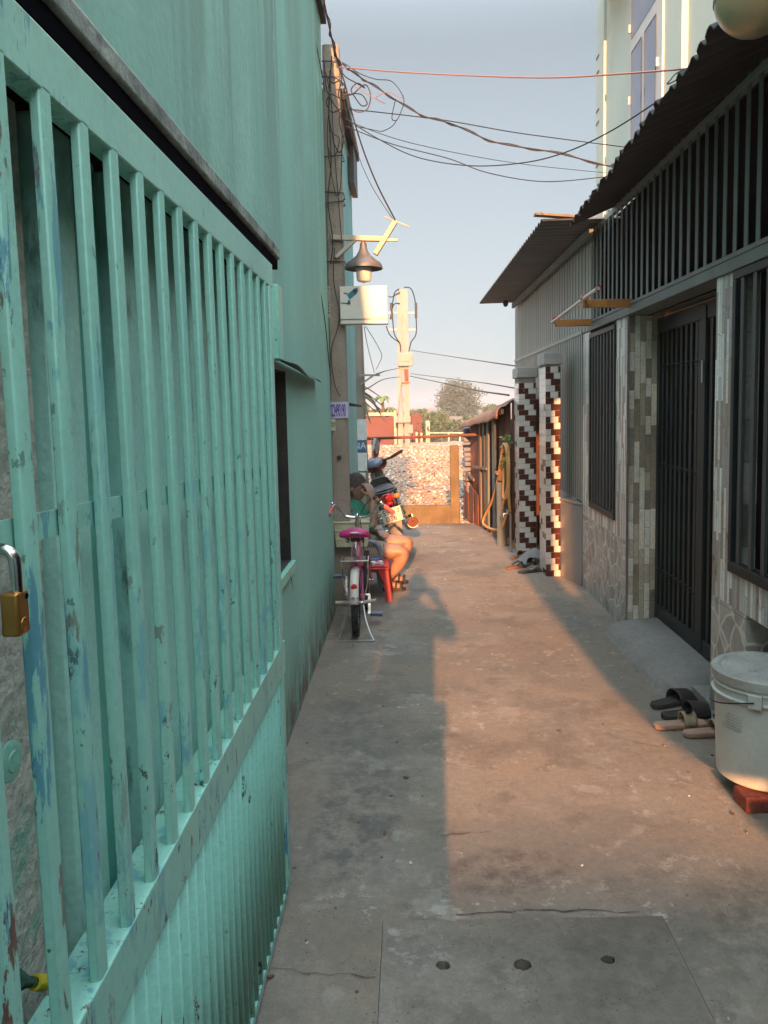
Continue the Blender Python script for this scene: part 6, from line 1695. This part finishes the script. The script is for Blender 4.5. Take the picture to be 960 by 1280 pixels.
for i, (pts, lab) in enumerate((([(453, 482), (462, 487), (474, 495)], 'uppermost of the short cables fanning out behind the second pole'), ([(453, 489), (464, 496), (478, 507)], 'second of the short cables fanning out behind the second pole'), ([(453, 494), (465, 503), (476, 512)], 'third of the short cables fanning out behind the second pole'), ([(453, 500), (460, 506), (470, 515)], 'lowest of the short cables fanning out behind the second pole'))):
    cable(lab, pts, 8.5, 14, .008, group='short cables behind the second pole')
cable('thin wire hanging from the sign to the second pole bracket', [(455, 408), (460, 435), (468, 466)], 5.75, 8.4, .003, group='wires below the sign')
cable('hooked wire hanging below the sign', [(457, 408), (468, 425), (477, 443), (475, 452), (470, 462)], 5.75, 8.4, .003, group='wires below the sign')
cable('loose curled wire on the tin roof edge where the red cable ends', [(858, 86), (845, 92), (838, 100), (834, 105), (842, 102), (852, 95), (860, 92)], 3.4, 3.4, .003, group='overhead cables across the alley', name='cable_tangle')

# ------------------------------------------------------------------ unseen blockers added behind the viewpoint, and the photographer whose shadow falls in
sl_ = math.tan(R(SUN_AZ)); te = math.tan(R(SUN_EL))
YB = -3.0
def edge_at(xg, yg): return (xg - (yg - YB) * sl_, (yg - YB) * te)
E = [edge_at(1.215, 2.6), edge_at(1.19, 2.99), edge_at(1.15, 3.41), edge_at(1.04, 4.21), edge_at(.985, 6.3), edge_at(.96, 9.0)]
t = thing('house', 'unseen wall added behind the viewpoint to shade one side of the alley', 'house', (2.2, YB, 0))  # added blocker, outline shaped to place the shade edge and sun patches
mb = MB(); top, slit0, slit1, slitz = 4.5, .975, 1.065, 2.15
def ex(z):
    if 1.4302 < z < 1.5452: return 1.12
    if z <= E[0][1]: return E[0][0] + .02
    for (x0, z0), (x1, z1) in zip(E, E[1:]):
        if z <= z1: return x0 + (x1 - x0) * (z - z0) / (z1 - z0)
    return E[-1][0]
lo_ = sorted([-.09, 1.43, 1.4305, 1.545, 1.5455] + [e[1] for e in E if e[1] < slitz] + [slitz]); hi_ = [slitz] + [e[1] for e in E if slitz < e[1] < top] + [top]
def slab_(L, R_): mb.prism([(x, YB, z) for x, z in L + R_], (0, -.3, 0))
slab_([(1.39, -.09)], [(ex(z), z) for z in lo_] + [(1.39, slitz)])
slab_([(slit0, slitz + .001)], [(ex(z), z + .001 * (z == slitz)) for z in hi_] + [(slit0, top)])
mb.box(slit1, YB - .3, slitz + .001, 1.39, YB, top); mb.box(slit0, YB - .3, 4.02, slit1, YB, top)
mb.build('wall', m_capconc, t)
t = thing('house', 'low unseen house added far behind the viewpoint to shade the near ground', 'house', (.5, -16, 0))  # added blocker, its height set to shade the near ground
mb = MB(); mb.box(-6, -20, -.09, 7, -14.5, 3.95); mb.build('wall', m_pale, t); mb = MB(); mb.box(-6.2, -20.2, 3.955, 7.2, -14.4, 4.03); mb.build('roof', m_roofgrey, t)
PX, PY = -.17, -.36
ph = thing('person', 'standing person holding up a phone, whose long shadow falls down the alley', 'person', (PX, PY, 0))
W3 = lambda x, y, z: Vector((PX + x, PY + y, z))
mb = MB()
vs_ = [(W3(0, 0, .95), .14), (W3(0, 0, 1.12), .125), (W3(0, 0, 1.28), .14), (W3(0, 0, 1.38), .09), (W3(0, .01, 1.45), .052), (W3(0, .02, 1.50), .05),
       (W3(-.17, 0, 1.35), .06), (W3(.17, 0, 1.35), .06), (W3(-.27, .08, 1.17), .046), (W3(.29, .06, 1.25), .046), (W3(-.12, .24, 1.36), .03), (W3(.20, .25, 1.42), .03),
       (W3(-.09, 0, .90), .11), (W3(.09, 0, .90), .11), (W3(-.10, 0, .50), .075), (W3(.10, 0, .50), .075), (W3(-.10, -.02, .09), .045), (W3(.10, -.02, .09), .045), (W3(-.11, .14, .04), .035), (W3(.11, .14, .04), .035)]
ed = [(0, 1), (1, 2), (2, 3), (3, 4), (4, 5), (3, 6), (3, 7), (6, 8), (8, 10), (7, 9), (9, 11), (0, 12), (0, 13), (12, 14), (13, 15), (14, 16), (15, 17), (16, 18), (17, 19)]
V, F = skin(vs_, ed); mb.add(V, F, True)
PM = Matrix.Translation(W3(.02, .03, 1.60)) @ Matrix.Rotation(R(90), 4, 'Z'); head(mb, PM)
hand(mb, W3(-.12, .24, 1.36), (.6, .2, .7), (0, .3, 1), (1, 0, 0), .95, .5); hand(mb, W3(.20, .25, 1.42), (-.6, .2, .7), (0, .3, 1), (-1, 0, 0), .95, .5)
fuse(mb, 'body', m_skin, ph, .009)
hair_cap(PM).build('hair', m_hair, ph, solid=.004)
mb = limbs([(W3(0, 0, .90), .163), (W3(0, 0, 1.12), .160), (W3(0, 0, 1.28), .160), (W3(0, 0, 1.385), .10), (W3(-.17, 0, 1.35), .072), (W3(.17, 0, 1.35), .072), (W3(-.23, .05, 1.25), .06), (W3(.245, .04, 1.28), .06)], (0, 1, 2, 3), (4, 3, 5), (4, 6), (5, 7)); fuse(mb, 'shirt', m_blue, ph, .01)
V, F = skin([(W3(0, 0, .95), .158), (W3(-.09, 0, .88), .125), (W3(.09, 0, .88), .125), (W3(-.10, 0, .5), .10), (W3(.10, 0, .5), .10), (W3(-.10, -.01, .12), .085), (W3(.10, -.01, .12), .085)], [(0, 1), (0, 2), (1, 3), (2, 4), (3, 5), (4, 6)])
mb = MB(); mb.add(V, F, True); fuse(mb, 'trousers', m_ink, ph, .01)
